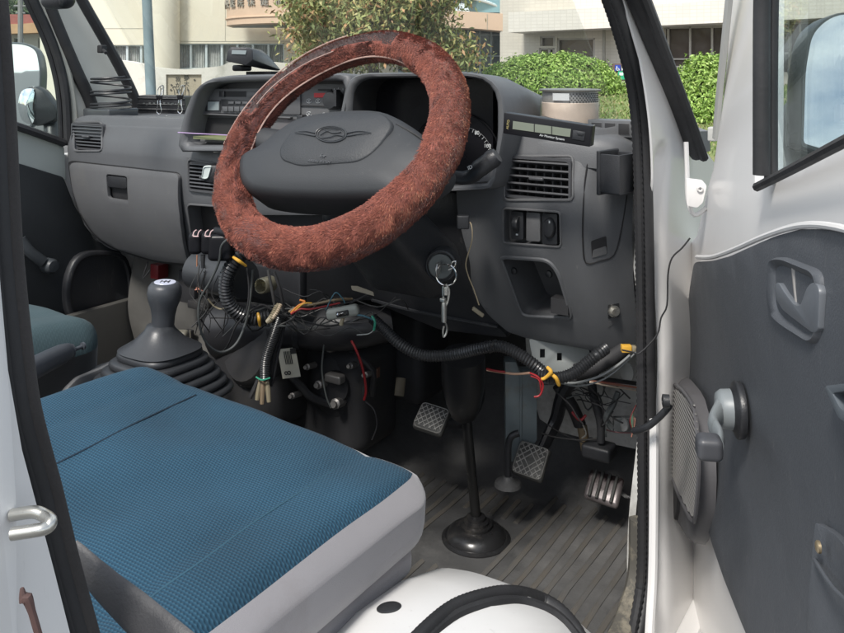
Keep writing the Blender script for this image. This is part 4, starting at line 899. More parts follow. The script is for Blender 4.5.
# passenger mirror
pm = empty('passenger_mirror', P(25, 100, 2.1)); setpar(pm, truck); mf = Frame(P(25, 80, 2.1), CR, (0, 0, 1), -CF)
mir = fillet([(-20, 43), (24, 43.5), (37, 49), (41, 70), (39, 108), (30, 130), (-20, 128)], [4, 8, 7, 10, 10, 8, 4])
m = MB(); m.dome(mf, mir, [(.9, -.05), (1.0, -.03), (1.03, -.002), (1.02, .003), (.985, .003)]); m.build('mirror_housing', M('mirror_case_grey', (.10, .11, .12), .35), pm)
m = MB(); m.dome(mf, mir, [(.98, .0035), (.5, .004), (.02, .004)]); m.build('mirror_glass', mirror, pm)
m2 = smoothcurve([(22, 100), (25, 90), (33, 86), (44, 90), (52, 100), (58, 108), (58, 118), (50, 123), (38, 126), (27, 122), (22, 112)], True, 3)
mf2 = Frame(P(35, 105, 2.02), CR, (0, 0, 1), -CF); m = MB(); m.dome(mf2, m2, [(.8, -.03), (1, -.02), (1.0, .0), (.93, .008), (.6, .014), (.05, .016)]); m.build('spot_mirror_housing', blk, pm)
m = MB(); m.dome(mf2, smoothcurve([(21.5, 104), (25, 91), (33, 88), (38, 92), (38, 118), (33, 124), (25, 119)], True, 3), [(1, .0), (.98, .018), (.6, .024), (.02, .026)]); m.build('spot_mirror_glass', mirror, pm)
m = MB(); m.tube([P(51, 118, 2.05), P(52, 140, 2.02)], .018, 10, False, 2); m.build('mirror_stem', blk, pm)
# ================================================================= driver door (open towards the camera)
A = math.radians(24.0); DO = V3((.70, .15, 0)); DU = V3((math.sin(A), -math.cos(A), 0)); DN = V3((-math.cos(A), -math.sin(A), 0))
DR = Frame(DO, DU, (0, 0, 1), DN)
dd = empty('driver_door', DO); setpar(dd, truck)
trimm = M('door_trim', (.072, .078, .088), .55, scr=.3, bump=.5, bscale=420, var=.06, dirt=(.08, .08, .08), dscale=5, dlo=.6, dhi=.9)
dw = lambda u, v: -.006*math.sin(v*14)
m = MB(); tr = fillet([(694, 262), (712, 261), (730, 256), (752, 246), (775, 236), (800, 229), (830, 229), (870, 238), (960, 260), (960, 760), (800, 720), (757, 660), (742, 625), (724, 580), (712, 545), (700, 500), (688, 450), (682, 400), (684, 330), (690, 285)], 4)
m.panel(DR, tr, w0=.0, thick=.012, warp=dw, grid=.03); m.build('door_trim', trimm, dd, bevel=.003, bang=60)
# door metal around
met = [(686, 250), (697, 235), (705, 200), (713, 170), (722, 110), (727, 60), (732, 0), (736, -60), (760, -60), (758, 0), (756, 120), (755, 188), (790, 168), (844, 138), (960, 75), (960, 800), (700, 800), (690, 640), (682, 560), (672, 490), (684, 400), (684, 300)]
def dmw(u, v):
    return -.012-.10*soft(v-1.27, .04)-.02*math.exp(-((v-1.255)/.012)**2)*0-.015*soft(.02-u, .02)
m = MB(); m.panel(DR, met, w0=0, thick=.03, warp=dmw, grid=.02); m.build('door_shell', white2, dd, bevel=.004, bang=60)
m = MB(); m.tube([DR.at(x, y, .004) for x, y in ((697, 257), (712, 257), (735, 249), (765, 236), (798, 226), (830, 226), (870, 236))], .003, 8, False, 4, flat=(V3((0, 0, 1)), 1.0)); m.build('door_shell_lip', white, dd)
m = MB(); m.tube([DR.at(x, y, -.02) for x, y in ((674, 495), (678, 530), (684, 570), (692, 620), (700, 680))], .010, 8, False, 4); m.build('door_lower_edge', white, dd)
m = MB(); m.tube([DR.at(x, y, -.018) for x, y in ((735, -50), (729, 0), (724, 50), (719, 100), (716, 138))], .010, 6, False, 3, flat=(DR.n, .5)); m.rbox(DR.at(713, 134, -.02), (.006, .008, .010), .002, n=2); m.build('window_channel', M('channel_grey', (.45, .45, .43), .5), dd)
# window seals
m = MB(); m.tube([DR.at(x, y, .0) for x, y in ((765, -50), (762, 0), (761.5, 90), (761.5, 175))], .0085, 10, False, 4, mi=0); m.tube([DR.at(x, y, -.012) for x, y in ((774, -50), (772, 0), (771, 90), (771, 182))], .0068, 10, False, 4, mi=0)
m.tube([DR.at(x, y, -.002) for x, y in ((757, 187), (775, 178), (800, 165), (830, 149), (870, 128), (940, 90))], .0048, 8, False, 4, mi=0); m.build('window_seal', [rub], dd)
m = MB(); m.panel(DR, [(762, -50), (960, -50), (960, 80), (844, 140), (762, 186)], w0=-.03, thick=.003); m.build('window_glass', pane, dd)
# speaker
spo = smoothcurve([(667, 440), (666, 410), (671, 384), (680, 375), (688, 377), (697, 386), (706, 400), (713, 430), (717, 460), (717, 500), (713, 530), (706, 545), (698, 536), (684, 512), (673, 487), (667, 463)], True, 2)
m = MB(); m.dome(DR, spo, [(1.0, .001), (.99, .014), (.96, .020), (.90, .023)], w0=0, caps=(True, True)); m.build('speaker_housing', M('speaker_grey', (.085, .083, .088), .5, scr=.4), dd, sharp=60)
gr = smoothcurve([(669, 440), (669, 410), (673, 388), (678, 386), (688, 397), (695, 412), (698, 440), (699, 470), (697, 500), (694, 522), (686, 510), (676, 488), (670, 464)], True, 2)
m = MB(); m.dome(DR, gr, [(1.0, .020), (.985, .0275), (.5, .0285), (.05, .0285)]); m.build('speaker_grille', blkm, dd, sharp=60)
m = MB(); q = [DR.uv(x, y, .0286) for x, y in gr]
def inside(u, v, poly):
    c = False; j = len(poly)-1
    for i in range(len(poly)):
        if (poly[i][1] > v) != (poly[j][1] > v) and u < (poly[j][0]-poly[i][0])*(v-poly[i][1])/(poly[j][1]-poly[i][1])+poly[i][0]: c = not c
        j = i
    return c
us = [a for a, b in q]; vs_ = [b for a, b in q]; pu, pv = .0125, .0068
v = min(vs_); 
while v < max(vs_):
    run = [u for u in np.arange(min(us), max(us), .003) if inside(u, v, q)]
    if len(run) > 2: m.tube([DR.pt(run[0], v-.006, .0286), DR.pt(run[-1], v+.006, .0286)], .0014, 4, False, 1, curve=False)
    v += pv
m.tube([DR.at(x, y, .0285) for x, y in gr], .0028, 6, True, 1, mi=1); m.build('grille_ribs', [M('grille_light', (.17, .165, .16), .5), MATS['speaker_grey']], dd)
m = MB(); m.tube([P(634, 431, 1.10), P(645, 428, 1.08), P(656, 420, 1.07), P(666, 410, 1.06), P(670, 404, 1.06)], .0045, 10, False, 4); m.lathe(P(666, 401, 1.05), DN, [(.008, -.004), (.008, .004), (.004, .005), (.004, .001), (.001, .001)], 14); m.build('door_check_cable', blk, dd)
# winder
m = MB(); wp = DR.at(742, 410, .0); 
m.lathe(wp, DN, [(.030, .0), (.031, .006), (.029, .008), (.024, .009), (.022, .012)], 28, mi=1)
m.lathe(wp+DN*.010, DN, [(.022, 0), (.021, .012), (.017, .017), (.001, .018)], 24, mi=0)
end = DR.at(720, 446, .046)
m.tube([wp+DN*.022, wp+DN*.022+(end-wp)*.35+CU*-.004, wp+(end-wp)*.75+DN*.006, end], [.015, .012, .0085, .007], 12, False, 5, flat=(DN, .5), mi=0)
m.build('window_winder', [M('winder_grey', (.20, .22, .23), .45, dirt=(.09, .09, .08), dscale=15), blk], dd, sharp=60)
m = MB(); kc = DR.at(709, 447, .060); m.rbox(kc, (.012, .011, .0115), .006, (DN, V3((0, 0, 1)), DN.cross(V3((0, 0, 1)))), 3); m.build('winder_knob', M('winder_knob', (.055, .057, .064), .45), dd)
m = MB(); m.tube([wp+DN*.024+V3((0, 0, .004)), end], .004, 6, False, 1, curve=False)
# inner handle
ho = fillet([(775, 258), (790, 257), (824, 270), (828, 280), (827, 338), (820, 346), (790, 328), (778, 318), (773, 300)], [7, 4, 6, 5, 8, 6, 6, 6, 8], 5)
hi = fillet([(780, 267), (787, 265), (816, 277), (820, 284), (820, 330), (815, 335), (790, 319), (783, 312), (780, 300)], [4, 4, 5, 4, 6, 5, 5, 5, 6], 5)
m = MB(); A_ = resample([DR.at(x, y, .002) for x, y in ho], 64); B_ = resample([DR.at(x, y, .002) for x, y in hi], 64); cB_ = sum(B_, V3())/64
m.loft([[p-DN*.004 for p in A_], [p+DN*.004 for p in A_], [a*.7+b*.3+DN*.008 for a, b in zip(A_, B_)], [b+DN*.004 for b in B_], [cB_+(b-cB_)*.97-DN*.001 for b in B_]], (False, False)); m.build('handle_bezel', trimm, dd, sharp=60)
m = MB(); m.panel(DR, hi, w0=.0025, thick=.002, mi=0); m.tube([DR.at(795, 268, .004), DR.at(797, 290, .004), DR.at(800, 315, .004)], .003, 8, False, 2, mi=1); m.build('handle_recess', [blkm, M('dull_rod', (.22, .21, .20), .45)], dd)
hl = fillet([(774, 284), (778, 282), (784, 292), (794, 305), (800, 305), (806, 288), (811, 282), (817, 284), (819, 292), (818, 330), (813, 334), (793, 319), (782, 310), (776, 300)], 3, 4)
m = MB(); m.panel(DR, hl, w0=.010, thick=.006, warp=lambda u, v: 0); m.build('door_handle', M('handle_grey', (.12, .13, .145), .38), dd, bevel=.0022)
# pull handle at edge and pocket
m = MB(); pl = fillet([(824, 386), (850, 383), (900, 390), (900, 440), (850, 425), (838, 418)], 4); m.panel(DR, pl, [fillet([(832, 393), (850, 390), (893, 397), (893, 428), (848, 414), (840, 408)], 3)], w0=.016, thick=.016); m.build('pull_pocket', M('pull_grey', (.11, .125, .14), .45), dd, bevel=.003)
m = MB(); m.panel(DR, fillet([(832, 393), (850, 390), (893, 397), (893, 428), (848, 414), (840, 408)], 3), w0=.002, thick=.002); m.build('pull_pocket_recess', blkm, dd)
m = MB(); m.panel(DR, fillet([(815, 522), (870, 568), (960, 620), (960, 800), (812, 800), (811, 560)], 3), w0=.007, thick=.006, warp=lambda u, v: .004*math.sin(u*40+v*20), grid=.02); m.tube([DR.at(815, 560, .010), DR.at(835, 590, .012), DR.at(870, 620, .012)], .002, 6, False, 3); m.build('map_pocket', trimm, dd, bevel=.001)
m = MB(); m.lathe(DR.at(820, 547, .010), DN, [(.0045, 0), (.0045, .002), (.003, .003), (.0005, .003)], 14); m.build('pocket_stud', M('brass', (.35, .28, .18), .4, metal=.7), dd)
# driver mirror outside the glass
dm = empty('driver_mirror', P(840, 90, 1.0)); setpar(dm, truck); mf = Frame(P(840, 90, .98), (CR*.99+CF*.12), (CU*.985-CF*-.17)); mf.n = mf.u.cross(mf.v)
mo = fillet([(799, 146), (800, 70), (806, 32), (826, 14), (860, 11), (960, 14), (960, 150), (860, 165)], [4, 10, 12, 14, 8, 20, 20, 4])
m = MB(); m.dome(mf, mo, [(.9, -.04), (1.0, -.025), (1.0, .0), (.99, .005), (.965, .005)]); m.build('mirror_housing', M('mirror_case', (.09, .10, .10), .3), dm, sharp=60)
m = MB(); m.dome(mf, mo, [(.955, .0055), (.5, .0056), (.02, .0056)]); m.build('mirror_glass', mirror, dm, sharp=80)
arm = [(775, 172), (775, 150), (778, 132), (790, 112), (799, 100), (802, 88), (799, 80), (797, 70), (803, 65), (812, 66), (814, 90), (812, 170)]
m = MB(); m.panel(Frame(P(800, 120, 1.02), CR, (0, 0, 1), -CF), fillet(arm, 2), thick=.03); m.build('mirror_arm', M('mirror_arm_grey', (.20, .22, .22), .4), dm, bevel=.008)
# windscreen
m = MB(); q = [(-.60, .255, 1.35), (.60, .13, 1.35), (.60, -.16, 1.62), (-.60, .0, 1.72)]
m.add([V3(p) for p in q]+[V3(p)+V3((0, .004, .002)) for p in q], [(0, 1, 2, 3), (7, 6, 5, 4), (0, 4, 5, 1), (1, 5, 6, 2), (2, 6, 7, 3), (3, 7, 4, 0)]); m.build('windscreen', wglass, truck, smooth=False)
# body shell: scuttle, front skin, outer sill so that the cab is closed from a step aside
m = MB(); m.box((0, .56, .98), (.70, .02, .22)); m.box((-.67, .2, .95), (.012, .36, .30)); m.box((.0, -.05, .58), (.72, .72, .03)); m.build('body_shell', white, truck, bevel=.01)

# ================================================================= wiring
har = empty('wiring_loom', P(300, 330, 1.5)); setpar(har, truck)
def wire(pts, r, mt, nm='wire', rib=None, seg=8, sub=6, par=har):
    mb = MB(); mb.tube([P(*p) for p in pts], r if rib or isinstance(r, (list, tuple)) else r*.85, seg, False, sub, rib=rib); return mb.build(nm, mt, par)
cond = M('conduit_black', (.020, .021, .023), .32, var=.1)
wire([(372, 318, 1.36), (385, 330, 1.345), (400, 344, 1.33), (422, 355, 1.32), (450, 355, 1.31), (478, 349, 1.29), (498, 346, 1.28), (515, 352, 1.27), (532, 363, 1.26), (545, 374, 1.26)], .0085, cond, 'corrugated_conduit', rib=(.0042, .09), seg=12)
wire([(538, 374, 1.255), (555, 378, 1.25), (572, 374, 1.25), (588, 362, 1.25), (598, 354, 1.25), (606, 348, 1.26)], .0085, cond, 'corrugated_conduit', rib=(.0042, .09), seg=12)
wire([(244, 252, 1.40), (232, 265, 1.40), (226, 282, 1.41), (228, 300, 1.42), (238, 313, 1.43), (255, 319, 1.44), (272, 316, 1.45)], .0115, cond, 'corrugated_conduit', rib=(.006, .10), seg=14)
for dx, r_ in ((0, .0035), (5, .003), (9, .003), (-3, .0025)):
    wire([(284+dx*.3, 312, 1.46), (277+dx*.6, 335, 1.46), (268+dx, 358, 1.455), (264+dx, 380, 1.45), (262+dx, 386, 1.45)], r_, blkm)
wire([(281, 315, 1.45), (274, 335, 1.448), (266, 360, 1.442), (265, 378, 1.44)], .009, cond, 'braided_sleeve', rib=(.003, .05), seg=10)
for k, (x0, x1, y1) in enumerate(((260, 257, 400), (263, 262, 404), (267, 269, 402), (258, 250, 398))):
    wire([(x0, 380, 1.44), ((x0+x1)/2, 390, 1.438), (x1, y1, 1.435)], [.0035, .0045, .0035], [beige, M('bullet_brown', (.2, .15, .1), .5), beige, blkm][k], 'bullet_connector')
wire([(256, 377, 1.432), (262, 380, 1.428), (270, 378, 1.432)], .0018, green, 'cable_tie')
# hanging loop wire
wire([(233, 236, 1.36), (222, 245, 1.37), (219, 262, 1.38), (210, 282, 1.39), (200, 300, 1.40), (199, 322, 1.40), (206, 342, 1.40), (220, 352, 1.40), (235, 345, 1.41), (245, 325, 1.42), (250, 300, 1.42), (253, 270, 1.42)], .0024, M('grey_wire', (.06, .065, .065), .4))
wire([(247, 268, 1.4), (249, 290, 1.4), (246, 312, 1.4), (236, 326, 1.41), (228, 345, 1.43), (222, 352, 1.5)], .0018, blkm)
wire([(268, 270, 1.42), (272, 290, 1.42), (276, 312, 1.43)], .003, M('dull_wire', (.05, .05, .05), .5)); wire([(274, 272, 1.42), (280, 290, 1.42), (284, 312, 1.43)], .003, blkm)
wire([(240, 318, 1.42), (252, 310, 1.43), (264, 305, 1.44), (280, 316, 1.44)], .0022, blkm)
wire([(289, 312, 1.42), (298, 307, 1.42), (315, 304, 1.42), (335, 300, 1.42), (352, 299, 1.44)], .0026, M('dun_wire', (.2, .15, .09), .5))
wire([(291, 313, 1.415), (298, 306, 1.415), (305, 302, 1.415), (300, 300, 1.42)], .0020, M('orange_wire', (.6, .2, .03), .4))
wire([(291, 314, 1.41), (300, 309, 1.41), (312, 309, 1.41), (340, 303, 1.42)], .0019, red); wire([(293, 313, 1.41), (303, 304, 1.41), (312, 303, 1.41)], .0014, yel)
wire([(267, 322, 1.41), (272, 317, 1.405), (277, 307, 1.41), (280, 305, 1.41)], [.003, .005, .005, .003], beige, 'bare_braid', rib=(.003, .2))
wire([(269, 322, 1.412), (276, 314, 1.40), (281, 304, 1.405)], .003, M('tan_braid', (.35, .28, .2), .6), 'bare_braid', rib=(.003, .2))
wire([(350, 338, 1.52), (357, 352, 1.5), (363, 370, 1.5), (366, 390, 1.5), (364, 400, 1.5)], .0026, red)
wire([(366, 402, 1.5), (374, 410, 1.48), (377, 425, 1.48), (372, 440, 1.48)], .0015, blkm)
wire([(324, 345, 1.5), (322, 370, 1.5), (326, 395, 1.5), (331, 408, 1.5)], .0018, M('dull_wire2', (.04, .045, .045), .5))
wire([(205, 262, 1.5), (203, 285, 1.5), (195, 290, 1.5)], .0012, pink); wire([(196, 288, 1.5), (208, 292, 1.5), (222, 292, 1.49)], .0014, pink); wire([(197, 255, 1.5), (197, 275, 1.5), (198, 292, 1.5)], .0012, M('rust_wire', (.35, .15, .08), .5))
wire([(208, 299, 1.5), (214, 306, 1.5), (222, 309, 1.5), (230, 303, 1.5)], .0018, beige); wire([(222, 294, 1.5), (215, 305, 1.5), (205, 318, 1.5), (200, 335, 1.5)], .0014, blkm)
wire([(148, 262, 1.85), (143, 278, 1.85), (150, 270, 1.85)], .002, blkm)
wire([(345, 303, 1.4), (342, 298, 1.4), (335, 293, 1.4), (326, 310, 1.4)], .0013, blue_w); wire([(342, 311, 1.37), (352, 314, 1.36), (364, 316, 1.35), (374, 320, 1.35)], .0018, blue_w)
wire([(357, 335, 1.4), (368, 334, 1.38), (374, 330, 1.37)], .0010, M('pale_wire', (.4, .42, .4), .4))
wire([(372, 316, 1.345), (375, 322, 1.34), (374, 330, 1.345)], .0022, green, 'cable_tie')
wire([(466, 222, 1.27), (471, 224, 1.26), (472, 240, 1.25), (466, 262, 1.25), (468, 275, 1.25), (474, 290, 1.25), (479, 305, 1.25)], .0011, M('tan_wire', (.35, .28, .18), .5))
m = MB(); m.rbox(P(463, 222, 1.265), (.009, .010, .006), .002, (CR, CU, CF), 2); m.build('small_connector', blk, har)
m = MB(); m.rbox(P(478, 312, 1.25), (.010, .003, .003), .002, ((CR*.8-CU*.6), (CU*.8+CR*.6), CF), 2); m.build('wire_tag', beige, har)
for pts in ([(540, 383, 1.30), (565, 382, 1.30), (590, 378, 1.32), (640, 384, 1.38)],): wire(pts, .004, blkm)
wire([(590, 380, 1.36), (612, 384, 1.38), (640, 388, 1.40)], .0022, pink); wire([(590, 382, 1.355), (612, 386.5, 1.375), (640, 391, 1.395)], .0016, M('cream_wire', (.6, .5, .4), .5)); wire([(600, 381, 1.36), (640, 385, 1.40)], .0014, red)
wire([(557, 381, 1.28), (575, 383, 1.28), (600, 376, 1.28), (618, 365, 1.28), (630, 355, 1.28)], .0022, M('grey_wire2', (.2, .21, .21), .4)); wire([(560, 383, 1.285), (580, 386, 1.285), (604, 379, 1.285), (624, 364, 1.285), (636, 352, 1.285)], .0016, M('grey_wire3', (.15, .16, .16), .4))
wire([(575, 372, 1.30), (592, 368, 1.30), (610, 358, 1.30), (625, 347, 1.30)], .012, blkm, 'fabric_sleeve', rib=(.004, .03), seg=12)
wire([(487, 370, 1.36), (500, 372, 1.34), (515, 374, 1.33), (530, 373, 1.32)], .0022, M('red_tan', (.5, .3, .2), .5)); wire([(487, 369, 1.36), (496, 371, 1.34), (505, 372, 1.33)], .0020, red)
wire([(530, 373, 1.25), (538, 377, 1.24), (543, 385, 1.24), (540, 395, 1.24), (534, 397, 1.24)], .0017, red); wire([(531, 376, 1.25), (539, 380, 1.24), (541, 390, 1.24)], .0014, red)
for c in (((547, 367, 1.24), (551, 372, 1.235), (545, 378, 1.24), (541, 379, 1.24)), ((551, 374, 1.24), (556, 378, 1.235), (559, 385, 1.24), (556, 380, 1.24))): wire(c, [.0024, .003, .0026, .002], yel, 'tape_wrap')
for c in (((233, 257, 1.385), (239, 261, 1.38), (246, 266, 1.39)), ((258, 313, 1.425), (259, 319, 1.42), (260, 326, 1.43))): wire(c, [.002, .003, .002], yel, 'tape_wrap')
wire([(490, 352, 1.29), (492, 345, 1.275), (496, 341, 1.29)], .0032, blkm, 'cable_clamp')
wire([(541, 433, 1.46), (555, 437, 1.46), (580, 440, 1.46), (600, 438, 1.46)], .0015, blkm); wire([(540, 420, 1.47), (565, 435, 1.47), (590, 445, 1.47)], .0012, blkm)
wire([(600, 428, 1.47), (615, 432, 1.46), (632, 433, 1.46)], .0014, M('mauve_wire', (.3, .15, .15), .5))
for k in range(6): wire([(636-k, 405+k*2, 1.38), (630+k, 420, 1.37), (634-k*.5, 432+k, 1.37)], .0011, [red, beige, green, beige, blkm, pink][k])
wire([(618, 392, 1.44), (613, 405, 1.44), (606, 418, 1.44), (612, 428, 1.44)], .006, M('grey_cable', (.10, .11, .11), .5))
m = MB(); m.fbox(Frame(P(625, 351, 1.2), CR, (0, 0, 1), -CF), 622, 346, 632, 353, -.01, 0); m.build('yellow_connector', yel, har, bevel=.001)
m = MB(); m.fbox(Frame(P(635, 351, 1.2), CR, (0, 0, 1), -CF), 632.5, 347, 637, 352, -.01, 0); m.build('pale_connector', beige, har, bevel=.001)
wire([(556, 392, 1.4), (570, 405, 1.4), (578, 418, 1.4), (583, 424, 1.4)], .0016, blkm); wire([(572, 412, 1.47), (580, 420, 1.46), (586, 415, 1.46)], .003, red); wire([(583, 425, 1.46), (586, 434, 1.455), (582, 438, 1.46)], .0016, steel)
rw = random.Random(21); thin = [blkm, blkm, MATS['dull_wire'], MATS['grey_wire'], blkm, MATS['dull_wire']]
for k in range(19):
    x = rw.uniform(205, 330); y = rw.uniform(288, 318); L_ = rw.uniform(40, 110); d = rw.uniform(1.43, 1.5); pts = [(x, y, d)]
    for j in range(1, 5): pts.append((x+L_*j/4+rw.uniform(-8, 8), y+rw.uniform(-6, 16)+8*math.sin(j*PI/4), d+rw.uniform(-.02, .02)))
    wire(pts, rw.uniform(.0008, .0019), thin[k % 6], 'thin_wire', seg=5, sub=4)
for k in range(9):
    x = rw.uniform(545, 600); d = rw.uniform(1.38, 1.46); y = rw.uniform(375, 400); pts = [(x, y, d)]
    for j in range(1, 5): pts.append((x+j*rw.uniform(4, 15), y+rw.uniform(-8, 34)*j/3, d+rw.uniform(-.02, .02)))
    wire(pts, rw.uniform(.0008, .0017), thin[k % 6], 'thin_wire', seg=5, sub=4)
for k in range(9):
    x = rw.uniform(195, 235); d = rw.uniform(1.44, 1.5); y = rw.uniform(262, 290)
    wire([(x, y, d), (x+rw.uniform(-10, 12), y+20, d), (x+rw.uniform(-14, 16), y+42, d), (x+rw.uniform(-16, 24), y+62, d+.02)], rw.uniform(.0008, .0016), thin[k % 6], 'thin_wire', seg=5, sub=4)
# white inline fuse holder with its spring
fh = P(343, 312, 1.36); fu = (CR*.98+CU*.18).normalized(); fv = (CU*.98-CR*.18).normalized()
m = MB(); m.rbox(fh, (.0265, .0085, .009), .006, (fu, fv, -CF), 3); m.build('fuse_holder', M('fuse_white', (.30, .31, .28), .4, dirt=(.12, .11, .09), dscale=20), har)
m = MB(); m.rbox(fh-CF*.009, (.010, .0045, .002), .0015, (fu, fv, -CF), 2, mi=0); m.build('fuse_window', ink, har)
m = MB(); m.tube([fh+fu*(-.008+.016*i/30)-CF*(.0105+.001*math.cos(i*1.6))+fv*.003*math.sin(i*1.6) for i in range(31)], .0009, 5, False, 1); m.build('fuse_wire', chrome, har)
wire([(343, 318, 1.355), (341, 325, 1.355)], [.003, .0035], beige, 'bullet_connector')
# black plug cluster left of the column
cl_ = MB()
for x, y in ((197, 242), (209, 242)): cl_.rbox(P(x, y, 1.40), (.011, .018, .018), .008, (CR, CU, CF), 3)
cl_.rbox(P(222, 246, 1.40), (.02, .022, .02), .008, (CR, CU, CF), 3); cl_.tube([P(216, 232, 1.40), P(232, 234, 1.38)], .009, 10, False, 1, curve=False); cl_.build('rocker_switches', blkg, har)
m = MB()
for x in (195, 207):
    for s_ in (-2.2, 2.6): m.tube([P(x+s_, 236, 1.378), P(x+s_+1, 232, 1.380), P(x+s_+3.5, 230, 1.385)], .0010, 4, False, 2)
    m.tube([P(x-2, 236.5, 1.378), P(x+3.5, 236.5, 1.378)], .001, 4, False, 1, curve=False)
m.build('switch_markings', M('pink_mark', (.6, .42, .42), .5), har)
m = MB(); m.tube([P(203, 255, 1.39), P(203, 268, 1.39)], [.004, .003], 8, False, 1, curve=False); m.tube([P(204, 252, 1.39), P(204, 246, 1.385)], .0012, 6, False, 1, curve=False); m.build('small_plug', blk, har)
m = MB(); m.rbox(P(233, 253, 1.41), (.010, .010, .01), .003, (CR, CU, CF), 2); m.build('plug_body', blk, har)
m = MB(); m.rbox(P(181, 341, 1.50), (.012, .018, .012), .006, (CR, CU, CF), 2); m.tube([P(190, 330, 1.5), P(190, 347, 1.5), P(184, 352, 1.5)], .001, 5, False, 3); m.build('fuel_filter_bulb', M('bulb_brown', (.16, .15, .12), .4), har)
# ================================================================= loose things in the cab
def T(o, l, c, g=None): return tag(o, l, c, g)
# display unit on the dash (voltage / meter)
e = T(empty('display_unit', P(548, 130, 1.13)), 'black digital display with three pale panels, tilted on the dashboard above the right vent', 'display')
du = (P(592, 138, 1.09)-P(505, 122, 1.135)).normalized(); dvv = CU-du*CU.dot(du); dvv.normalize(); FR = Frame(P(548, 130, 1.112), du, dvv); 
body = [(505, 113), (590, 126), (594, 128), (594, 146), (588, 147), (505, 133)]
m = MB(); m.panel(FR, fillet([(504, 112.5), (592, 126), (590, 147), (503, 133.5)], 1.2), w0=0, thick=.024); m.build('display_case', blkg, e, bevel=.001)
m = MB(); m.panel(FR, [(513, 121), (571, 129), (570, 137), (512.5, 129)], w0=.0008, thick=.001, mi=0)
for t in (.36, .66):
    x = 513+58*t; m.panel(FR, [(x, 121+8*t), (x+.8, 121+8*t), (x+.7, 129.3+8*t), (x-.1, 129.3+8*t)], w0=.0014, thick=.0004, mi=1)
m.build('display_window', [lcd, ink], e)
m = MB(); m.panel(FR, [(573, 130), (585, 132), (584, 141), (572, 139)], w0=.0012, thick=.002); m.panel(FR, [(577, 131.5), (583.5, 132.5), (583, 135.5), (577, 134.5)], w0=.003, thick=.002); m.build('display_button', blk, e, bevel=.0005)
text('display_lettering', 'Air Monitor System', FR.at(552, 137.3, .0006), du, dvv, .0042, wht_txt, e, .0001); text('display_mark', 'AUTO', FR.at(508, 124.5, .0006), dvv, -du, .0045, M('amber_text', (.45, .38, .16), .5), e, .0001)
m = MB(); m.fbox(FR, 544, 136, 556, 142, -.02, -.004); m.build('display_foot', blk, e, bevel=.001)
# jar / filter cup
jc = P(570, 118, 1.34); e = T(empty('filter_jar', jc-V3((0, 0, .05))), 'round clear jar with beige filling and perforated metal top behind the display', 'jar')
zt_ = 1.357; jx, jy = jc.x, jc.y+.0; s = 1.34/850
hh = (1.45+(65-89)/850*1.34)-zt_; jr = 29.5*s
m = MB(); m.lathe((jx, jy, zt_), (0, 0, 1), [(jr*.97, 0), (jr, .003), (jr, hh*.72), (jr*.985, hh*.74)], 40, caps=(True, False), mi=0); m.build('jar_wall', jar, e)
m = MB(); m.lathe((jx, jy, zt_+.002), (0, 0, 1), [(jr*.95, 0), (jr*.95, hh*.58), (jr*.9, hh*.62), (.001, hh*.63)], 40); m.build('beige_filling', M('beige_fill', (.78, .66, .56), .6, var=.08, vscale=30), e)
m = MB(); m.lathe((jx, jy, zt_), (0, 0, 1), [(jr*.93, hh*.6), (jr*.93, hh*.93)], 40, caps=(False, False)); m.build('inner_metal_sleeve', M('sleeve', (.42, .41, .40), .4, metal=.5), e)
m = MB()
for a_ in range(26):
    for b_ in range(5):
        an = 2*PI*(a_+.5*(b_ % 2))/52-1.75+PSI; zz = zt_+hh*(.66+.055*b_); m.box((jx+jr*.935*math.cos(an), jy+jr*.935*math.sin(an), zz), (.0006, .0009, .0009), (V3((math.cos(an), math.sin(an), 0)), V3((-math.sin(an), math.cos(an), 0)), CU))
m.build('perforation', M('perforation_dark', (.05, .05, .05), .5), e)
m = MB(); m.lathe((jx, jy, zt_), (0, 0, 1), [(jr*.98, hh*.94), (jr*1.035, hh*.945), (jr*1.04, hh*.99), (jr*1.0, hh*1.0), (.001, hh*1.0)], 40); m.build('jar_rim', M('rim_grey', (.22, .21, .19), .4, metal=.4), e)
m = MB()
for i in range(9):
    an = -2.15+.5*i/8+PSI-.15; m.box((jx+jr*.99*math.cos(an), jy+jr*.99*math.sin(an), zt_+hh*.80), (.0006, jr*.036, hh*.10), (V3((math.cos(an), math.sin(an), 0)), V3((-math.sin(an), math.cos(an), 0)), CU))
m.build('paper_patch', M('paper_white', (.62, .62, .62), .6), e)
# radar unit on the centre hood
e = T(empty('dash_receiver', P(255, 75, 1.66)), 'black wedge shaped electronic receiver standing on the centre dashboard hood', 'receiver')
m = MB(); q0 = [P(230, 59, 1.62), P(248, 61, 1.60), P(252, 47.5, 1.60), P(229, 47, 1.62), ]
fr_ = [P(225.5, 61, 1.60), P(246, 65.5, 1.60), P(253, 60, 1.60), P(252.5, 50, 1.60), P(248, 47.5, 1.60), P(231, 47, 1.60), P(227.5, 51, 1.60)]
dd_ = V3((.03, .13, -.002)); bk_ = [p+dd_ for p in fr_]; bk_ = [P(262, 69, 1.74), P(278, 71, 1.74), P(281, 70, 1.74), P(268, 55, 1.74), P(262, 50, 1.74), P(250, 47.5, 1.74), P(244, 52, 1.74)]
m.loft([fr_, bk_]); m.build('receiver_case', blk, e, bevel=.002)
m = MB(); m.panel(Frame(P(238, 52, 1.598), CR, CU, -CF), [(232, 50), (246.5, 50.5), (245.5, 54.5), (231.5, 54)], thick=.001); m.build('receiver_screen', lcd2, e)
